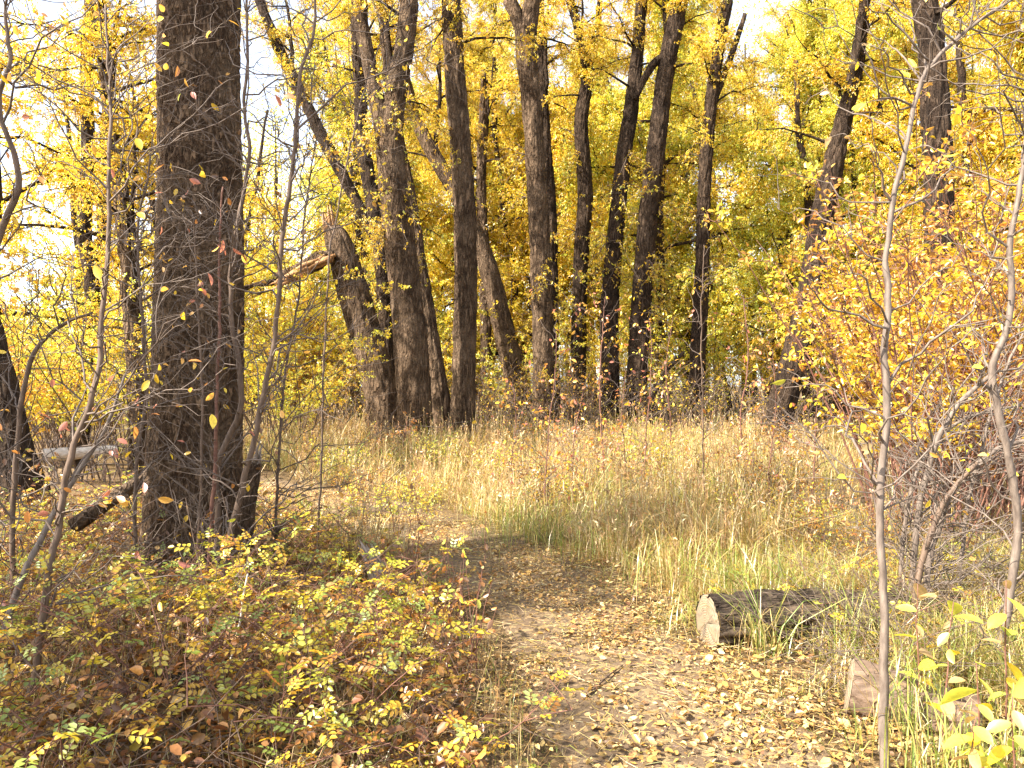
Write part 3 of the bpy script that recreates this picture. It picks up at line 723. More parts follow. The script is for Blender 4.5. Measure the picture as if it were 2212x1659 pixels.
def sapling(label, px, d, seed, ntw=20, tl=.7, nleaf=40, keys=('yellow', 'orange', 'gold'), mat=None, zs=0., name='sapling', sub=4, twig_mat=None, w0=None, base_ground=True, top_only=0.0, ls=1.0, group=None, tdir=None, dend=None, wk=None, cat='sapling', tr=.005, wf=.72):
    rng = R(seed)
    d1 = d if dend is None else dend
    ys = np.array([p[1] for p in px], float); tt = (ys[0] - ys) / max(1e-6, ys[0] - ys[-1])
    pts = np.array([P(x, y, d + (d1 - d) * t) for (x, y, w), t in zip(px, tt)]); rad = np.array([w / F * d / 2 * wf for (x, y, w) in px])
    if base_ground:
        gz = float(ground_z(pts[0, 0], pts[0, 1])); pts[0, 2] = gz - .03
    base = pts[0].copy()
    q, r = dense(pts, rad, .05)
    q = q + np.cumsum(rng.normal(0, .0034, q.shape), 0); q -= base
    r = r * (1 + rng.normal(0, .03, len(r)))
    root = thing(name, label, cat, base, group)
    g = Geo(); g.add(*tube(q, r, 10)); link('stem', g.build('stem', mat or M_STEMG, True), root)
    # twigs
    tg = Geo(); ends = []
    n = len(q); T = unit(np.gradient(q, axis=0))
    for i in range(ntw):
        k = int(n * (top_only + (1 - top_only) * rng.random() ** .8)); k = min(max(k, n // 12), n - 1)
        dd = randdir(rng, 1)[0]; dd = dd - T[k] * (dd @ T[k]) * .7
        dd = unit(dd * np.array((1, .8, .5)) + T[k] * .45 + np.array((0, 0, .12)) + (np.asarray(tdir) if tdir is not None else 0))
        L = tl * rng.uniform(.35, 1.2)
        c = curve3(rng, q[k], dd, L, 9, .34, (0, 0, rng.uniform(-.25, .12)))
        rr = min(r[k] * .6, 1.35 * tr * rng.uniform(.6, 1.3))
        tg.add(*tube(c, np.linspace(rr, rr * .3, 9), 4, False)); ends.append((c, dd, L))
        for j in range(sub):
            kk = rng.integers(2, 9); d2 = unit(dd + randdir(rng, 1)[0] * .9)
            c2 = curve3(rng, c[kk], d2, L * rng.uniform(.15, .5), 6, .25, (0, 0, -.1))
            tg.add(*tube(c2, np.linspace(rr * .5, rr * .22, 6), 3, False)); ends.append((c2, d2, L * .3))
    if ntw: link('twigs', tg.build('twigs', twig_mat or M_TWIG), root, kind='stuff')
    for i in range(nleaf):
        c, dd, L = ends[rng.integers(0, len(ends))]
        k = rng.integers(max(1, len(c) // 2), len(c))
        ax = dd * .4 + randdir(rng, 1)[0] * .7 + np.array((0, 0, -.55)); nr = randdir(rng, 1)[0] + np.array((0, -.3, .5))
        put_leaf(root, keys[rng.choice(len(keys), p=wk)], c[k], ax, nr, ls * rng.uniform(.65, 1.25))
    return root

# right foreground
sapling('pale grey crooked sapling standing in front of the logs at right', [(1912, 1700, 30), (1910, 1500, 27), (1906, 1300, 24), (1905, 1120, 23), (1914, 950, 22), (1920, 860, 23), (1916, 760, 21), (1926, 640, 20), (1922, 540, 18), (1942, 420, 17), (1968, 300, 15), (1990, 200, 15), (2012, 145, 13), (2060, 92, 12), (2115, 45, 11), (2212, -20, 9)], 3.05, 71, ntw=50, tl=.6, nleaf=34, keys=('lime', 'yellow', 'tan'), dend=3.2, top_only=.3, sub=3, tr=.0042, twig_mat=M_STEMG, tdir=(-.25, 0, .05))
sapling('wavy grey sapling at the right frame edge bent in an S', [(2160, 1560, 26), (2168, 1400, 24), (2190, 1250, 24), (2202, 1130, 23), (2186, 1000, 22), (2162, 880, 22), (2150, 790, 20), (2176, 720, 19), (2192, 640, 18), (2190, 520, 17), (2206, 420, 16), (2230, 300, 14), (2226, 120, 12)], 3.9, 72, ntw=54, tl=.7, nleaf=30, keys=('lime', 'yellow', 'tan'), sub=4, tr=.0045, twig_mat=M_STEMG)
for i, (pl, d, lb, sd) in enumerate([
        ([(1966, 1310, 20), (1978, 1180, 18), (1990, 1060, 17), (2030, 930, 16), (2090, 850, 15), (2150, 800, 13)], 4.9, 'grey stem arching right to meet the S-bent sapling', 73),
        ([(2000, 1300, 19), (2012, 1180, 18), (2035, 1090, 17), (2080, 1020, 16), (2140, 975, 14), (2215, 955, 12)], 4.7, 'thick grey stem arching low over the right edge', 74),
        ([(1946, 1300, 14), (1955, 1150, 13), (1975, 1040, 12), (2020, 960, 11), (2090, 905, 10), (2190, 880, 8)], 5.1, 'thin grey stem arching right between two thicker ones', 75),
        ([(1972, 1330, 22), (1985, 1240, 20), (2010, 1150, 18), (2035, 1080, 15), (2100, 1000, 10)], 4.6, 'dark leaning stem behind the log at right', 76),
        ([(2075, 1330, 12), (2090, 1150, 11), (2120, 1000, 10), (2160, 860, 9), (2230, 700, 7)], 5.2, 'slim grey stem slanting up to the right edge', 77)]):
    sapling(lb, pl, d, sd, ntw=36, tl=.75, nleaf=14, keys=('orange', 'gold', 'yellow'), mat=M_STEMB if i == 3 else M_STEMG, sub=5, tr=.004, twig_mat=M_STEMG, group='arching stems at the right', name='arching_stem', cat='stem')
# left, round the great trunk
sapling('tall brown sapling leaning right in front of the great trunk', [(474, 1260, 22), (500, 1130, 20), (535, 1000, 18), (560, 880, 17), (582, 760, 16), (596, 640, 15), (600, 520, 14), (612, 360, 13), (620, 240, 12), (626, 150, 11), (652, 60, 9), (650, -40, 7)], 5.2, 81, ntw=60, tl=.8, nleaf=46, keys=('yellow', 'orange', 'gold', 'lime', 'brown'), mat=M_STEMB, sub=5, tr=.005)
sapling('wavy brown stem hugging the right side of the great trunk', [(468, 1270, 18), (472, 1100, 18), (474, 1010, 18), (500, 950, 18), (528, 890, 17), (528, 810, 16), (514, 720, 15), (508, 620, 14), (514, 520, 12), (536, 420, 12), (552, 330, 11), (540, 240, 10), (548, 120, 9), (545, -20, 7)], 5.6, 82, ntw=60, tl=.7, nleaf=30, keys=('yellow', 'orange', 'gold', 'rust'), mat=M_STEMB, sub=5)
sapling('straight thin stem rising in front of the great trunk', [(450, 1275, 14), (456, 1150, 13), (462, 1000, 12), (470, 850, 10), (476, 700, 9), (474, 560, 7), (480, 400, 5)], 5.4, 83, ntw=40, tl=.55, nleaf=26, keys=('orange', 'gold', 'pink', 'rust'), mat=M_STEMR, sub=4, tr=.0035)
sapling('second thin stem in front of the great trunk, further left', [(424, 1290, 10), (428, 1120, 9), (432, 980, 8), (428, 800, 7), (418, 640, 6), (410, 450, 4)], 5.3, 84, ntw=44, tl=.5, nleaf=22, keys=('orange', 'gold', 'pink'), mat=M_STEMB, sub=4, tr=.003)
sapling('curving brown sapling at the left rising past the stooping trunk', [(30, 1690, 26), (70, 1480, 24), (110, 1280, 22), (140, 1100, 20), (164, 960, 19), (196, 890, 18), (216, 820, 17), (226, 700, 16), (236, 560, 14), (240, 440, 13), (234, 300, 11), (236, 180, 9), (228, 20, 6)], 3.3, 85, ntw=60, tl=.75, nleaf=130, keys=('yellow', 'orange', 'pink', 'gold', 'rust'), mat=M_STEMB, sub=5, tr=.0038, dend=3.7)
sapling('grey stem slanting across the left undergrowth', [(-25, 1460, 22), (30, 1290, 20), (90, 1160, 18), (150, 1060, 17), (205, 980, 15), (250, 900, 11), (280, 820, 7)], 3.9, 86, ntw=20, tl=.5, nleaf=26, keys=('orange', 'pink', 'yellow'), mat=M_STEMG, sub=4, tr=.0035, dend=4.3)
sapling('dark bent limb entering at the upper left edge', [(-60, 1150, 30), (-50, 800, 26), (-30, 620, 22), (-4, 490, 20), (32, 410, 18), (30, 330, 16), (2, 250, 14), (0, 190, 13), (20, 110, 12), (10, 20, 9), (20, -40, 6)], 4.2, 87, ntw=40, tl=.9, nleaf=110, keys=('yellow', 'orange', 'gold', 'rust'), mat=M_STEMB, sub=4, tr=.0045)
sapling('thin branching stem with a long bough beside the stooping trunk', [(30, 1180, 16), (36, 960, 15), (50, 830, 14), (75, 760, 13), (130, 715, 11), (205, 690, 7)], 5.2, 88, ntw=34, tl=.8, nleaf=70, keys=('yellow', 'lime', 'orange'), mat=M_STEMB, sub=4, tr=.004)
sapling('slim stem in the tangle left of the great trunk', [(290, 1180, 12), (300, 1000, 11), (322, 840, 10), (310, 680, 9), (300, 520, 7), (330, 330, 5)], 5.8, 89, ntw=80, tl=.9, nleaf=110, keys=('yellow', 'orange', 'gold', 'brown'), mat=M_STEMB, sub=6, tr=.0042)
sapling('twiggy stem in the tangle right of the great trunk', [(590, 1120, 12), (600, 960, 11), (612, 800, 10), (640, 640, 9), (655, 420, 7), (690, 220, 5)], 6.6, 90, ntw=90, tl=1.0, nleaf=110, keys=('gold', 'orange', 'brown'), mat=M_STEMB, sub=6, tr=.004, wf=.5)
sapling('pale forked dead stick standing in the undergrowth', [(432, 1640, 8), (458, 1560, 8), (478, 1475, 7), (496, 1420, 7), (512, 1330, 6), (528, 1250, 4)], 3.6, 91, ntw=4, tl=.22, nleaf=0, mat=M_PALE, sub=1, tr=.0025, name='dead_stick', cat='stick')
sapling('thin stem carrying hanging golden leaves high between the trunks', [(690, 1060, 10), (700, 800, 9), (720, 520, 8), (760, 300, 7), (800, 150, 6), (850, 20, 5)], 7.4, 92, ntw=50, tl=1.1, nleaf=200, keys=('yellow', 'gold', 'orange', 'lime'), mat=M_STEMB, top_only=.55, sub=4, tr=.004, wf=.5)
# thin red saplings scattered through the meadow
meadow = [([(1172, 1140, 8), (1180, 1020, 7), (1186, 920, 6), (1200, 820, 5), (1206, 730, 3)], 9.0, 'thin red-leaved sapling standing just left of meadow centre'),
          ([(1300, 1065, 8), (1302, 960, 7), (1300, 850, 7), (1306, 740, 5), (1318, 640, 3)], 11.2, 'rusty sapling in front of the left parallel trunk'),
          ([(1240, 1100, 6), (1236, 1000, 5), (1246, 900, 5), (1262, 830, 3)], 9.9, 'short red sapling near the meadow centre'),
          ([(1390, 1040, 7), (1394, 920, 6), (1402, 800, 5), (1396, 690, 3)], 12.2, 'slim sapling before the right parallel trunk'),
          ([(1523, 1105, 9), (1521, 980, 8), (1520, 820, 7), (1520, 680, 6), (1526, 540, 3)], 9.6, 'tall straight bare sapling right of meadow centre'),
          ([(1610, 1030, 9), (1600, 900, 8), (1612, 780, 7), (1600, 640, 5)], 12.5, 'crooked sapling left of the leaning dark trunk'),
          ([(1745, 1180, 9), (1752, 1050, 8), (1756, 930, 7), (1762, 820, 4)], 7.7, 'thin grey sapling at the left side of the orange bushes'),
          ([(1108, 1080, 6), (1102, 1000, 5), (1112, 900, 4), (1108, 840, 3)], 10.6, 'small red sapling before the left-leaning dark trunk'),
          ([(1346, 1090, 6), (1350, 990, 5), (1342, 900, 4), (1354, 800, 3)], 10.2, 'small rust sapling between the parallel trunks'),
          ([(1450, 1010, 7), (1446, 900, 6), (1436, 800, 5), (1452, 690, 3)], 14., 'yellow-leaved sapling beside the leaning pole'),
          ([(1668, 1150, 7), (1664, 1020, 6), (1676, 900, 5), (1670, 760, 3)], 8.4, 'thin brown sapling in the grass before the leaning dark trunk')]
for i, (pl, d, lb) in enumerate(meadow):
    sapling(lb, pl, d, 101 + i, ntw=34, tl=.6, nleaf=125 if i not in (4, 6) else 36, keys=('rust', 'orange', 'gold', 'pink') if i != 9 else ('yellow', 'lime', 'gold'), mat=M_STEMR if i != 4 else M_STEMB, sub=2, tr=.0035, ls=1.1, wf=.42, group='thin saplings in the meadow', name='meadow_sapling')
sapling('red-leaved seedling at the foot of the forked trunk', [(868, 1010, 6), (872, 960, 5), (880, 910, 3)], 16., 115, ntw=22, tl=.45, nleaf=90, keys=('rust', 'orange', 'rust'), mat=M_STEMR, sub=2, ls=1.2, name='meadow_sapling')

# ------------------------------------------------------------------ rose bushes in the undergrowth
def compound_leaf(key, c, seed, nl=7):
    rng = R(seed); b, a, nn, L = [], [], [], []
    for i in range(nl):
        pair = i // 2; t = .02 + .017 * pair; s = 1 if i % 2 else -1
        if i == nl - 1: b.append((0, .02 + .017 * pair, 0)); a.append((0, 1, -.1))
        else: b.append((s * .002, t, 0)); a.append((s, .55, rng.normal(0, .12)))
        nn.append((rng.normal(0, .15), rng.normal(0, .15), 1)); L.append(.023 * rng.uniform(.85, 1.15))
    n = nl; L = np.array(L)
    V, f, cc = leaf_geo(np.array(b, float), np.array(a, float), np.array(nn), L, L * .62, np.clip(np.asarray(c) * (1 + rng.normal(0, .1, (n, 1))), 0.01, .95), 1, .16, .12)
    g = Geo(); g.add(V, f, cc)
    rp = np.stack([np.zeros(4), np.linspace(-.01, .075, 4), np.linspace(-.004, 0, 4)], 1)[None]
    V, f = rods(rp, np.full((1, 4), .0007), 3); g.add(V, f, np.array((.3, .2, .08)))
    LEAF_MESH[key] = g.build('compound_leaf_' + key, M_LEAFV)
for i, (k_, c_) in enumerate({'rg': (.25, .31, .05), 'rl': (.44, .43, .05), 'ry': (.66, .51, .045), 'rd': (.68, .40, .035), 'rp': (.36, .42, .12), 'rb': (.42, .18, .035)}.items()):
    compound_leaf(k_, c_, 300 + i)
def make_canes(seed, n=11, h=.75):
    rng = R(seed); g = Geo(); tips = []
    for i in range(n):
        az = rng.uniform(0, 6.28); ln = rng.uniform(.25, .8)
        d = unit(np.array((math.cos(az) * ln, math.sin(az) * ln, 1.)))
        c = curve3(rng, np.array((rng.normal(0, .09), rng.normal(0, .09), -.02)), d, h * rng.uniform(.65, 1.15), 8, .12, (math.cos(az) * .25, math.sin(az) * .25, -.25))
        g.add(*tube(c, np.linspace(.0036, .0014, 8), 4, False)); tips.append((c, d))
        for j in range(3):
            k = rng.integers(3, 8); d2 = unit(d * .5 + randdir(rng, 1)[0])
            c2 = curve3(rng, c[k], d2, h * rng.uniform(.15, .35), 5, .2); g.add(*tube(c2, np.linspace(.002, .001, 5), 3, False)); tips.append((c2, d2))
    return g.build('rose_canes', M_STEMR), tips
CANES = [make_canes(401), make_canes(402), make_canes(403, 9, .85), make_canes(404, 13, .65)]
def rose(label, x, y, s, k, nleaf, keys, w, seed, group='rose bushes of the undergrowth'):
    rng = R(seed); base = (x, y, float(ground_z(x, y)))
    root = thing('rose_bush', label, 'bush', base, group)
    root.rotation_euler = (0, 0, rng.uniform(0, 6.28)); root.scale = (s, s, s)
    me, tips = CANES[k]; link('canes', me, root)
    for i in range(nleaf):
        c, d = tips[rng.integers(0, len(tips))]
        kk = rng.integers(max(1, len(c) // 3), len(c))
        ax = d * .3 + randdir(rng, 1)[0] * np.array((1, 1, .35)); nr = np.array((0, 0, 1.)) + rng.normal(0, .35, 3)
        put_leaf(root, keys[rng.choice(len(keys), p=w)], c[kk] + rng.normal(0, .01, 3), ax, nr, rng.uniform(.8, 1.45) / s)
KR = ('rg', 'rl', 'ry', 'rd', 'rp', 'rb')
rr_ = R(55)
spots = []
for yy in np.arange(2.55, 9.2, .55):
    xr = np.interp(yy, [2.5, 4, 5.5, 7, 9.2], [-.28, -.55, -.9, -1.6, -3.2]); xl = -.70 * yy - .2
    for xx in np.arange(xr, xl, -.58):
        spots.append((xx + rr_.normal(0, .1), yy + rr_.normal(0, .12)))
for i, (x, y) in enumerate(spots):
    if abs(x + 2.65) < .5 and abs(y - 6.4) < .5: continue
    dens = 96 if y < 4.2 else 76 if y < 6 else 56
    wh = ('at the very bottom edge of the picture' if y < 3.1 else ('low in front of the great trunk' if x < -.36 * y else 'between dead stick and path rim') + (', front rank' if y < 3.7 else ', middle rank' if y < 4.8 else ', back rank')) if x < -.24 * y and y < 6 else 'crowding the left rim of the path' if x > -.24 * y and y < 6 else 'beside the great trunk' if x > -.52 * y else 'by the stooping trunk'
    rose('yellow green rose bush in the undergrowth, %s' % wh, x, y, rr_.uniform(.8, 1.2) * (.5 if -.50 * y < x < -.30 * y and 4.3 < y < 6.6 else 1 if y < 5 else .8), int(rr_.integers(0, 4)), int(dens * rr_.uniform(.5, 1.1)), KR, [.12, .21, .28, .18, .06, .15], 500 + i, 'rose bushes ' + wh)
for i, (px, d) in enumerate([(1660, 5.2), (1760, 5.6), (1830, 5.0), (1900, 5.9), (2000, 5.4), (2080, 4.4), (2160, 5.3), (1900, 4.3), (2030, 6.4), (2150, 6.6)]):
    rose('rose bush with sunlit yellow leaflets growing round the logs at right', (px - CX) / F * d, d, rr_.uniform(.7, 1.0), int(rr_.integers(0, 4)), 26, KR, [.05, .25, .42, .18, .08, .02], 700 + i, 'rose bushes round the logs')

# ------------------------------------------------------------------ broad-leaved weed at the lower right
def weed(label, x, y, h, seed, nl=10):
    rng = R(seed); base = (x, y, float(ground_z(x, y)))
    root = thing('broad_leaved_weed', label, 'plant', base, 'broad-leaved plants at the lower right')
    c = curve3(rng, np.zeros(3), unit(np.array((rng.normal(0, .12), rng.normal(0, .12), 1))), h, 12, .06)
    g = Geo(); g.add(*tube(c, np.linspace(.006, .002, 12), 6)); link('stem', g.build('stem', M_STEMR, True), root)
    for i in range(nl):
        k = min(11, 4 + int(i * 8 / nl)); az = i * 2.2 + rng.normal(0, .3)
        ax = np.array((math.cos(az), math.sin(az), rng.uniform(-.9, .4))); nr = np.array((rng.normal(0, .5), rng.normal(0, .5), 1))
        put_leaf(root, ('lime', 'lime', 'yellow', 'green', 'tan')[rng.integers(0, 5)], c[k], ax, nr, rng.uniform(1.2, 2.7))
for i, (px, d, h, lb) in enumerate([(2030, 3.1, .72, 'tall broad-leaved yellow green weed right of the pale sapling'), (2130, 2.9, .55, 'broad-leaved weed low in the right corner'), (2175, 3.3, .8, 'broad-leaved yellow weed at the right edge by the S-bent sapling'), (1985, 3.5, .7, 'broad-leaved weed just behind the pale sapling'), (2080, 2.75, .42, 'short bright weed at the bottom right'), (2200, 2.7, .5, 'half-cut weed in the bottom right corner')]):
    weed(lb, (px - CX) / F * d, d, h, 800 + i)
def dry_weed(label, x, y, h, seed):
    rng = R(seed); base = (x, y, float(ground_z(x, y)))
    root = thing('dry_weed', label, 'plant', base)
    st = Geo(); tips = []
    for i in range(9):
        c = curve3(rng, np.array((rng.normal(0, .05), rng.normal(0, .05), 0)), unit(np.array((rng.normal(0, .22), rng.normal(0, .22), 1))), h * rng.uniform(.6, 1.1), 9, .1)
        st.add(*tube(c, np.linspace(.004, .0012, 9), 4, False)); tips.append(c)
    link('stems', st.build('stems', M_STEMR), root)
    for i in range(60):
        c = tips[rng.integers(0, 9)]; k = rng.integers(3, 9)
        put_leaf(root, ('brown', 'brown', 'rust', 'tan', 'lime')[rng.integers(0, 5)], c[k], np.array((rng.normal(0, .6), rng.normal(0, .6), rng.uniform(-1, .4))), randdir(rng, 1)[0], rng.uniform(.5, 1.0))
dry_weed('dried brown weed at the left rim of the path', -.28, 4.6, .75, 831)
dry_weed('withered rusty weed leaning over the path from the left undergrowth', -.22, 3.9, .6, 832)
dry_weed('dry brown weed by the broken root stump', -.75, 5.3, .8, 833)

# ------------------------------------------------------------------ logs, stubs and sticks
def log_obj(name, label, a, b, r0, r1, seed, mat, sides=64, amp=.014, cut=True, freq=16, caps=(True, True), cat='log'):
    a = np.array(a, float); b = np.array(b, float); base = a.copy(); base[2] -= r0
    root = thing(name, label, cat, base)
    L = np.linalg.norm(b - a); n = max(10, int(L / .02)); t = np.linspace(0, 1, n)[:, None]
    rng = R(seed); q = a + (b - a) * t + np.cumsum(rng.normal(0, .0008, (n, 3)), 0)
    d = unit(b - a)
    off = Vector((seed, seed * 2.1, 0))
    def disp(pts, dirs, rr, th):
        out = rr.copy()
        for i in range(n):
            s = i / (n - 1) * L
            for j in range(sides):
                x, y = math.cos(th[j]) * rr[i, j], math.sin(th[j]) * rr[i, j]
                X = Vector((x * freq, y * freq, s * 3.0)) + off
                v = min(1., abs(noise.noise(X)) * 3.4)
                out[i, j] += amp * (v - .6 + .4 * noise.noise(X * 2.9)) + .05 * r0 * noise.noise(Vector((x * 4, y * 4, s * 2)) + off)
        return out
    V, f = tube(q, np.linspace(r0, r1, n), sides, not cut, disp)
    g = Geo(); g.add(V, f); link('bark', g.build('bark', mat, True, base), root)
    if cut:
        for end, dd, rr in ((q[0], -d, r0), (q[-1], d, r1)):
            # a sawn face: fan of rings, a little rough, with radial cracks
            ref = np.array((0, 0, 1.)); u = unit(np.cross(ref, dd)); v = np.cross(dd, u)
            m = 48; th = np.linspace(0, 2*np.pi, m, endpoint=False); rings = np.linspace(.02, 1.0, 7)
            VV = [end + dd * .012]
            for q_ in rings:
                wob = rr * q_ * (.985 + .02 * np.sin(th * 3 + seed) + .012 * np.sin(th * 7))
                hh = .012 * np.ones(m) if q_ < .95 else np.full(m, -.004)
                hh = hh - .02 * (np.sin(th * 5 + seed * 2 + np.sin(th * 2)) > .95) * (q_ > .15)
                VV.append(end + dd * hh[:, None] + (u * np.cos(th)[:, None] + v * np.sin(th)[:, None]) * wob[:, None])
            VV = np.vstack(VV); j = np.arange(m); k = (j + 1) % m
            fs = [np.stack([np.zeros(m, int), 1 + j, 1 + k], 1)]
            fq = [np.stack([1 + i*m + j, 1 + (i+1)*m + j, 1 + (i+1)*m + k, 1 + i*m + k], 1) for i in range(6)]
            me = mesh('cut_face', VV - end, fs + fq, M_CUT, None, False)
            link('cut_face', me, root, end - base)
    return root, q
c1 = P(1527, 1346, 4.72); log_obj('cut_log', 'dark barked log with a pale sawn end lying in the grass right of the path', c1, P(2060, 1322, 5.0), .170, .158, 3, M_LOGBARK, amp=.04, freq=15)
c2 = P(1836, 1480, 3.72); log_obj('peeled_log', 'short peeled pale brown log end beside the pale sapling', c2, P(2110, 1560, 3.5), .138, .115, 5, stem_material('peeled_wood', (.085, .055, .036), (.20, .135, .092), (7, 34, 34), .012), amp=.011, freq=22)
log_obj('fallen_log', 'dark fallen log slanting against the foot of the great trunk at left', P(160, 1135, 6.6), P(345, 1010, 7.4), .065, .06, 7, M_BARK, 32, .01, False)
log_obj('bleached_log', 'bleached white log lying in the left background', P(95, 985, 9.6), P(250, 972, 10.2), .09, .06, 8, M_PALE, 28, .008, False)
log_obj('rotten_log', 'rotten grey log half hidden under the left undergrowth', P(300, 1480, 3.5), P(700, 1500, 3.6), .06, .05, 9, M_LOGBARK, 32, .008, False)

def stub(name, label, pts, rad, mat, seed, teeth=9, cat='stump', spl=.22):
    """a snapped stub: furrowed body and a crown of splinters"""
    rng = R(seed); pts = np.array(pts); base = pts[0].copy()
    root = thing(name, label, cat, base)
    q, r = dense(pts, np.array(rad), .025)
    g = Geo(); g.add(*tube(q - base, r, 30, True, furrow(22, 6, .010, seed))); link('body', g.build('body', mat, True), root)
    d = unit(q[-1] - q[-4]); top = q[-1] - base
    for i in range(teeth):
        a = i / teeth * 6.28; u = unit(np.cross(d, (0.3, .2, .9))); v = np.cross(d, u)
        p0 = top + (u * math.cos(a) + v * math.sin(a)) * r[-1] * rng.uniform(.35, .85) - d * .03
        L = spl * rng.uniform(.3, 1.1); c = np.stack([p0, p0 + d * L * .6 + rng.normal(0, .006, 3), p0 + d * L + rng.normal(0, .012, 3)])
        gg = Geo(); gg.add(*tube(c, np.array((r[-1] * .34, r[-1] * .24, .002)), 5)); link('splinter', gg.build('splinter', M_WEATH), root)
    return root
stub('snapped_stub', 'snapped dark stub standing at the right foot of the great trunk', [P(528, 1180, 6.1), P(536, 1090, 6.1), P(554, 1000, 6.1)], [.07, .06, .045], M_BARK, 31)
stub('root_stump', 'weathered torn stump wedged in undergrowth at the left rim of the path', [P(840, 1320, 5.5), P(832, 1270, 5.5), P(812, 1225, 5.55)], [.10, .095, .07], M_WEATH, 32, 12)

# the limb that hangs from the snapped tree
def hanging_limb():
    d = 20.6
    base = P(716, 545, d)
    root = thing('hanging_limb', 'torn limb hanging left from the top of the snapped trunk', 'limb', base)
    pts = np.array([P(722, 548, d), P(700, 557, d), (P(660, 578, d - .2)), P(610, 598, d - .4), P(560, 614, d - .7), P(520, 625, d - 1.0)])
    q, r = dense(pts, np.array([.10, .20, .18, .12, .07, .02]), .06)
    g = Geo(); g.add(*tube(q - base, r, 36, True, furrow(9, 5, .09, 77))); link('bark', g.build('bark', M_BARK), root)
    rng = R(78)
    for i in range(26):     # strips of torn orange wood along the underside and at the break
        t = rng.uniform(0, .35); k = int(t * len(q)); p0 = q[k] - base + np.array((0, -.22, -.10)) * rng.uniform(.8, 1.15) + rng.normal(0, .05, 3)
        dr = unit(q[min(k+6, len(q)-1)] - q[k]); L = rng.uniform(.5, 1.2)
        c = np.stack([p0, p0 + dr * L * .5 + rng.normal(0, .03, 3), p0 + dr * L + rng.normal(0, .04, 3)])
        gg = Geo(); gg.add(*tube(c, np.array((.05, .07, .008)), 5)); link('splinter', gg.build('splinter', M_SPLIT), root)
    for i in range(8):      # spikes at the snapped top
        p0 = P(706 + i * 4.0, 500 + abs(i - 4) * 3.0, 20.9) - base; L = rng.uniform(.25, .8)
        c = np.stack([p0, p0 + np.array((-.1, 0, L * .6)), p0 + np.array((-.16 + rng.normal(0, .05), 0, L))])
        gg = Geo(); gg.add(*tube(c, np.array((.07, .05, .006)), 5)); link('splinter', gg.build('splinter', M_SPLIT), root)
hanging_limb()
def stick(name, label, pts, r, mat, seed, group=None, cat='stick'):
    rng = R(seed); pts = np.array(pts); base = pts[0].copy(); root_q, rr = dense(pts, np.linspace(r, r * .5, len(pts)), .04)
    root_q = root_q + np.cumsum(rng.normal(0, r * .12, root_q.shape), 0)
    g = Geo(); g.add(*tube(root_q - base, rr, 8)); o = link(name, g.build(name, mat, True), None, base)
    tag(o, label, cat, group); return o
def on_ground(px, py, up=.012):
    d = gdepth(py); p = P(px, py, d); p[2] = float(ground_z(p[0], p[1])) + up; return p
stick('fallen_stick', 'long thin stick lying across the path', [on_ground(1262, 1512, .02), on_ground(1300, 1475, .03), on_ground(1345, 1434, .02)], .007, M_STEMB, 1)
stick('leaning_pole', 'dark leaning pole behind the meadow right of the parallel trunks', [P(1400, 950, 22), P(1425, 850, 22), P(1450, 800, 22.2), P(1478, 765, 22.5)], .11, M_BARKD, 2, cat='pole')
stick('fallen_branch', 'dark fallen branch sloping down right of the leaning pole', [P(1418, 860, 21.5), P(1440, 900, 21.3), P(1478, 955, 21)], .09, M_BARKD, 3, cat='branch')
for i, (x0, y0, x1, y1, r_, lb) in enumerate([(1365, 1298, 1400, 1297, .012, 'short thick twig on the path near its bend'), (1435, 1302, 1470, 1304, .011, 'short twig on the path right of another short twig'), (1140, 1408, 1180, 1412, .006, 'thin dark twig on bare soil in the path middle'),
        (1305, 1602, 1345, 1606, .010, 'dark twig near the bottom of the path'), (1430, 1580, 1450, 1560, .012, 'dark bark crumb on the path right of the bare soil'), (1455, 1605, 1495, 1612, .011, 'bark piece at the right of the path bottom'), (1480, 1640, 1505, 1650, .011, 'bark piece nearest the bottom frame edge'),
        (1355, 1320, 1362, 1322, .014, 'cone-shaped bark lump on the path'), (1330, 1155, 1420, 1153, .010, 'grey twig at the grass edge behind the path')]):
    stick('twig', lb, [on_ground(x0, y0, r_), on_ground((x0+x1)/2, (y0+y1)/2, r_ * 1.3), on_ground(x1, y1, r_)], r_, M_STEMB, 10 + i, 'twigs and bark bits on the path', 'twig')

# ------------------------------------------------------------------ grass, litter and brush: uncountable ground cover
def grass_blades(rng, x, y, h, w, cols, lean=.45):
    n = len(x); z = ground_z(x, y) - .01
    az = rng.uniform(0, 6.28, n); d = np.stack([np.cos(az), np.sin(az), np.zeros(n)], 1)
    s = np.stack([-np.sin(az + rng.normal(0, .8, n)), np.cos(az), np.zeros(n)], 1); s = unit(s)
    ln = np.abs(rng.normal(0, lean, n)) * h
    b = np.stack([x, y, z], 1); up = np.array((0, 0, 1.))
    P1 = b + d * (ln * .22)[:, None] + up * (h * .5)[:, None]
    P2 = b + d * (ln * .65)[:, None] + up * (h * .86)[:, None]
    P3 = b + d * (ln * 1.25)[:, None] + up * (h * (.98 - .25 * rng.random(n)))[:, None]
    W = w[:, None] * s
    V = np.stack([b - W * .4, b + W * .4, P1 - W * .5, P1 + W * .5, P2 - W * .35, P2 + W * .35, P3], 1).reshape(-1, 3)
    i = np.arange(n)[:, None] * 7
    return V, [np.concatenate([i + (0, 1, 3, 2), i + (2, 3, 5, 4)]), i + (4, 5, 6)], np.repeat(cols, 7, 0)
STRAW = [(.54, .41, .16), (.62, .49, .23), (.44, .31, .10), (.58, .43, .11), (.30, .19, .06), (.68, .57, .32)]
GREENG = [(.26, .31, .06), (.36, .38, .08), (.19, .25, .05), (.46, .43, .11)]
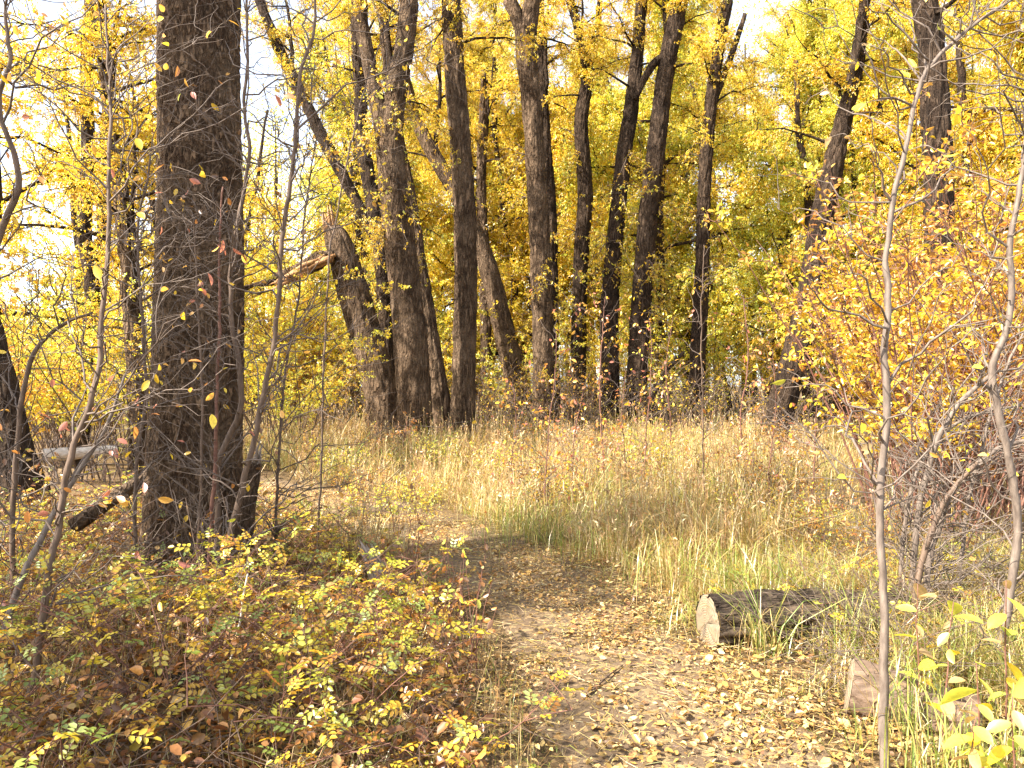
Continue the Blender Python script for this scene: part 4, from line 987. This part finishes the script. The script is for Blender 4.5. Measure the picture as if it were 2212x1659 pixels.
def patch_noise(x, y, s, seed):
    return np.array([noise.noise(Vector((a * s + seed, b * s, seed * .7))) for a, b in zip(x, y)])
def build_grass():
    rng = R(61); g = Geo()
    # tall meadow: tufts of blades, some lodged, with loose seed heads
    NT = 12600
    ty = 6.1 + 18 * rng.random(NT) ** 1.2; tx = rng.uniform(-.62, .64, NT) * ty
    pd = path_dist(tx, ty)
    left_edge = np.interp(ty, [6, 8, 10, 14, 23], [.2, -1.2, -2.5, -5, -12])
    pn = patch_noise(tx, ty, .8, 3.)
    keep = (pd > .6 + .25 * rng.random(NT)) & (tx > left_edge - rng.exponential(.5, NT)) & ~((tx > .34 * ty + .8) & (rng.random(NT) < .6)) & (rng.random(NT) < .62 + pn * 1.3)
    tx, ty, pn, pd = tx[keep], ty[keep], pn[keep], pd[keep]
    gr = patch_noise(tx, ty, .5, 9.); rd_ = patch_noise(tx, ty, .35, 33.)
    nb = rng.integers(5, 18, len(tx)); idx = np.repeat(np.arange(len(tx)), nb); n = len(idx)
    x = tx[idx] + rng.normal(0, .045, n); y = ty[idx] + rng.normal(0, .045, n)
    green_t = rng.random(len(tx)) < np.clip(.2 + gr * 1.1 + .5 * np.exp(-((tx - 1.0) ** 2 + (ty - 7.4) ** 2) / 3), 0.03, .8)
    tone_t = np.where(green_t[:, None], pick(rng, GREENG, len(tx), .18), pick(rng, STRAW, len(tx), .2))
    tone_t = np.where(((rd_ > .08) & ~green_t & (ty > 8))[:, None], tone_t * np.array((1.0, .94, .9)), tone_t)
    cols = np.clip(np.where((rng.random(n) < .65)[:, None], tone_t[idx], pick(rng, STRAW, n, .2)) * (1 + rng.normal(0, .16, (n, 1))), .01, .95)
    th = rng.uniform(.25, .75, len(tx)) * (.85 + .7 * pn) * np.where(pd < 1.1, .65, 1.0)
    h = th[idx] * rng.uniform(.4, 1.2, n)
    lod = rng.random(n) < .2
    g.add(*grass_blades(rng, x[~lod], y[~lod], h[~lod], .0028 + .00036 * y[~lod], cols[~lod], .9))
    g.add(*grass_blades(rng, x[lod], y[lod], h[lod] * .5, .0028 + .00036 * y[lod], cols[lod], 2.4))
    m = rng.random(n) < .16       # seed heads: a few short bristles at the tip of a stalk
    sx, sy, sh = x[m], y[m], h[m] * 1.25; k = len(sx); sz = ground_z(sx, sy)
    tip = np.stack([sx + rng.normal(0, .1, k) * sh, sy + rng.normal(0, .1, k) * sh, sz + sh], 1); b0 = np.stack([sx, sy, sz], 1)
    V, f = rods(np.stack([b0, (b0 + tip) / 2 + rng.normal(0, .012, (k, 3)), tip], 1), np.broadcast_to(np.array((.0016, .0014, .001)), (k, 3)) * (1 + sy / 12)[:, None], 3)
    sc_ = pick(rng, [(.54, .37, .18), (.48, .30, .14), (.60, .46, .26)], k, .15); g.add(V, f, np.repeat(sc_, 9, 0))
    for q_ in range(3):
        bb = tip - np.array((0, 0, .035)) * q_; ax = rng.normal(0, .55, (k, 3)) + np.array((0, 0, .8)); L_ = rng.uniform(.03, .075, k)
        g.add(*leaf_geo(bb, ax, rng.normal(0, 1, (k, 3)), L_, L_ * .28, np.clip(sc_ * 1.15, 0, .95)))
    o = link('meadow_grass', g.build('meadow_grass', M_GRASS), kind='stuff'); tag(o, 'tall dry golden grass of the meadow beyond the path', 'grass')
    # short grass beside the path and round the logs
    g = Geo(); N = 90000
    y = 2.4 + 5.2 * rng.random(N); x = rng.uniform(-.1, .72, N) * y
    pd = path_dist(x, y); keep = (pd > .38 + .5 * rng.random(N)) & (x > PATHS[np.argmin(np.abs(PATHS[:, 1][None] - y[:, None]), 1), 0])
    x, y, pd = x[keep], y[keep], pd[keep]
    pn = patch_noise(x, y, 1.6, 5.); keep = rng.random(len(x)) < np.clip(.4 + pn * 1.2 + .5 * np.clip(pd - .8, 0, 1), 0, 1)
    x, y, pd, pn = x[keep], y[keep], pd[keep], pn[keep]
    near_log = ((np.abs(y - 4.68) < .42) & (x > .95) & (x < 2.7)) | ((x > 1.3) & (x < 2.35) & (y > 2.75) & (y < 3.85))
    keep = ~near_log | (rng.random(len(x)) < .10)
    x, y, pd, pn = x[keep], y[keep], pd[keep], pn[keep]; n = len(x)
    cols = np.where((rng.random(n) < .3 + .5 * pn)[:, None], pick(rng, GREENG, n, .15), pick(rng, STRAW, n, .15))
    h = (.05 + .28 * np.clip(pd - .65, 0, 1.1)) * rng.uniform(.4, 1.3, n)
    g.add(*grass_blades(rng, x, y, h, np.full(n, .0042), cols, .8))
    o = link('verge_grass', g.build('verge_grass', M_GRASS), kind='stuff'); tag(o, 'short straw and green grass on the verge round the logs', 'grass')
    g = Geo()
    for (px, d, hh, k, sp) in [(1655, 4.42, .42, 46, .05), (1700, 4.45, .3, 26, .07), (1850, 4.35, .45, 90, .08), (1790, 4.4, .26, 26, .08), (1960, 3.5, .4, 60, .08), (1885, 3.3, .2, 16, .06), (2010, 3.0, .4, 60, .1), (1500, 4.9, .2, 60, .12), (1700, 5.2, .5, 120, .2), (1600, 5.4, .45, 100, .2), (1450, 5.9, .42, 100, .22), (2100, 3.1, .35, 60, .15), (1160, 7.8, .42, 110, .32), (1110, 8.1, .38, 80, .3), (1300, 7.2, .38, 110, .4), (1400, 6.8, .4, 110, .4)]:
        c_ = P(px, 900, d); x = c_[0] + rng.normal(0, sp, k); y = d + rng.normal(0, sp * .6, k)
        g.add(*grass_blades(rng, x, y, hh * rng.uniform(.5, 1.25, k), np.full(k, .0055), np.where((rng.random(k) < .7)[:, None], pick(rng, GREENG, k, .18), pick(rng, STRAW, k, .15)), .7))
    o = link('green_tufts', g.build('green_tufts', M_GRASS), kind='stuff'); tag(o, 'fresh green grass tufts growing against the logs', 'grass')
    # sparse short blades on the path itself and under the roses
    g = Geo(); N = 22000
    y = 2.3 + 7 * rng.random(N); x = rng.uniform(-.72, .35, N) * y
    pn = patch_noise(x, y, 1.9, 15.); keep = rng.random(N) < np.clip(.3 + pn * 1.5, 0, 1)
    x, y = x[keep], y[keep]; n = len(x)
    onp = path_dist(x, y) < .7
    h = np.where(onp, rng.uniform(.015, .05, n), rng.uniform(.08, .34, n))
    cols = np.where((rng.random(n) < .25)[:, None], pick(rng, GREENG, n, .15), pick(rng, [(.42, .28, .11), (.34, .2, .07), (.5, .36, .16)], n, .15))
    g.add(*grass_blades(rng, x, y, h, np.full(n, .0032), cols, .9))
    o = link('thin_grass', g.build('thin_grass', M_GRASS), kind='stuff'); tag(o, 'thin brown grass among the roses and path leaves', 'grass')
build_grass()

PALE = [(.56, .38, .15), (.50, .30, .09), (.60, .44, .21), (.44, .25, .07), (.32, .18, .06), (.22, .12, .05)]
def litter_mesh(rng, x, y, z, L, pal, w=None, tilt=.35):
    n = len(x); b = np.stack([x, y, z], 1)
    az = rng.uniform(0, 6.28, n); ax = np.stack([np.cos(az), np.sin(az), rng.normal(0, tilt, n)], 1)
    nr = np.array((0, 0, 1.)) + rng.normal(0, tilt, (n, 3))
    return leaf_geo(b, ax, nr, L, L * rng.uniform(.45, .75, n), pick(rng, pal, n, .16, w), 1, rng.uniform(-.2, .35), rng.uniform(-.1, .25))
def build_litter():
    rng = R(71); g = Geo()
    # path cover
    for rep in range(7):
        N = 9000
        y = 2.5 + 9.5 * rng.random(N) ** 1.3; t = rng.normal(0, .62, N)
        cx = np.interp(y, PATHS[:, 1], PATHS[:, 0]); x = cx + t
        pn = patch_noise(x, y, 1.5, 21.)
        keep = rng.random(N) < np.clip(.5 + pn * 1.7, .06, 1); x, y = x[keep], y[keep]
        L = np.minimum(.011 * np.exp(rng.normal(.15, .62, len(x))), .055)
        g.add(*litter_mesh(rng, x, y, ground_z(x, y) + .022 + .006 * rep * rng.random(len(x)), L, PALE, [.22, .2, .12, .18, .16, .12]))
    # right verge and meadow floor
    N = 7000; y = 2.6 + 7 * rng.random(N); x = rng.uniform(.1, .7, N) * y
    g.add(*litter_mesh(rng, x, y, ground_z(x, y) + rng.uniform(.012, .06, N), np.abs(rng.normal(.022, .014, N)) + .01, PALE))
    o = link('leaf_litter', g.build('leaf_litter', M_LITTER), kind='stuff'); tag(o, 'carpet of pale yellow fallen leaves on the path and verge', 'leaves')
    # straw and stalk bits lying flat
    n = 5000; y = 2.5 + 6.5 * rng.random(n); x = np.interp(y, PATHS[:, 1], PATHS[:, 0]) + rng.normal(.5, .9, n)
    a = np.stack([x, y, ground_z(x, y) + rng.uniform(.015, .05, n)], 1); az = rng.uniform(0, 6.28, n); L = rng.uniform(.02, .16, n)
    dd = np.stack([np.cos(az), np.sin(az), rng.normal(0, .12, n)], 1) * L[:, None]
    g = Geo(); V, f = rods(np.stack([a, a + dd * .5 + rng.normal(0, .004, (n, 3)), a + dd], 1), np.broadcast_to(rng.uniform(.0007, .0017, (n, 1)), (n, 3)), 3); g.add(V, f, np.repeat(pick(rng, STRAW, n, .2), 9, 0))
    o = link('straw', g.build('straw', M_LITTER), kind='stuff'); tag(o, 'loose straw bits lying over the path and verge', 'straw')
    # brown litter and dead leaves held up in the undergrowth
    g = Geo(); N = 30000
    y = 2.2 + 7.5 * rng.random(N) ** 1.2; xr = np.interp(y, [2.2, 4, 5.5, 7, 9.7], [.0, -.25, -.6, -1.2, -2.8]); xl = -.74 * y
    x = xl + (xr - xl) * rng.random(N)
    zz = np.abs(rng.normal(0, .14, N)) * (rng.random(N) < .6)
    L = np.abs(rng.normal(.026, .013, N)) + .01
    g.add(*litter_mesh(rng, x, y, ground_z(x, y) + .012 + zz, L, [BR, (.30, .13, .035), (.42, .20, .05), (.48, .30, .10), (.14, .06, .025), (.54, .33, .06)], [.26, .24, .18, .12, .12, .08], .6))
    o = link('dead_leaves', g.build('dead_leaves', M_LITTER), kind='stuff'); tag(o, 'rusty brown dead leaves beneath the rose bushes', 'leaves')
    # fine dead stems criss-crossing the undergrowth
    n = 2600; y = 2.2 + 7 * rng.random(n); xr = np.interp(y, [2.2, 4, 5.5, 7, 9.7], [-.05, -.3, -.6, -1.2, -2.8]); xl = -.74 * y; x = xl + (xr - xl) * rng.random(n)
    a = np.stack([x, y, ground_z(x, y) + rng.uniform(0, .22, n)], 1); dd = unit(rng.normal(0, 1, (n, 3)) * np.array((1, 1, .45)) + np.array((0, 0, .25))); L = rng.uniform(.15, .7, n)
    p = np.stack([a, a + dd * (L * .5)[:, None] + rng.normal(0, .03, (n, 3)), a + dd * L[:, None] + rng.normal(0, .05, (n, 3)) - np.array((0, 0, .05))], 1)
    g = Geo(); g.add(*rods(p, np.broadcast_to(rng.uniform(.001, .0028, (n, 1)), (n, 3)) * np.array((1, .8, .5)), 4))
    o = link('dead_stems', g.build('dead_stems', M_STEMB), kind='stuff'); tag(o, 'tangle of thin dead stems under the roses', 'stems')
    n = 1500; y = 3.6 + 6 * rng.random(n); x = rng.uniform(.38, .72, n) * y
    a = np.stack([x, y, ground_z(x, y) + rng.uniform(0, .3, n)], 1); dd = unit(rng.normal(0, 1, (n, 3)) * np.array((1, 1, .7)) + np.array((0, 0, .4))); L = rng.uniform(.2, .8, n)
    p = np.stack([a, a + dd * (L * .5)[:, None] + rng.normal(0, .04, (n, 3)), a + dd * L[:, None] + rng.normal(0, .05, (n, 3))], 1)
    g = Geo(); g.add(*rods(p, np.broadcast_to(rng.uniform(.001, .0028, (n, 1)), (n, 3)) * np.array((1, .8, .5)), 4))
    o = link('bare_brush', g.build('bare_brush', M_TWIG), kind='stuff'); tag(o, 'tangle of bare grey twigs under the orange bushes', 'twigs')
    # the nearest fallen leaves on the path, one by one
    for k in range(5):
        c = PALE[k]; V, f, cc = litter_mesh(rng, np.zeros(1), np.zeros(1), np.zeros(1), np.array([.030]), [c], None, .25)
        LEAF_MESH['f%d' % k] = mesh('fallen_leaf', V, f, M_LITTERV, cc)
    n = 300; y = 2.75 + 1.5 * rng.random(n) ** 1.4; x = np.interp(y, PATHS[:, 1], PATHS[:, 0]) + rng.uniform(-.7, .75, n)
    z = ground_z(x, y) + .04
    n = 220
    for i in range(n):
        o = bpy.data.objects.new('fallen_leaf', LEAF_MESH['f%d' % rng.integers(0, 5)]); col.objects.link(o); o.parent = PATHO
        o.location = (x[i], y[i], z[i]); o.rotation_euler = (rng.normal(0, .3), rng.normal(0, .3), rng.uniform(0, 6.28)); s = rng.uniform(.55, 1.6); o.scale = (s, s, s * rng.uniform(.6, 2.2))
build_litter()
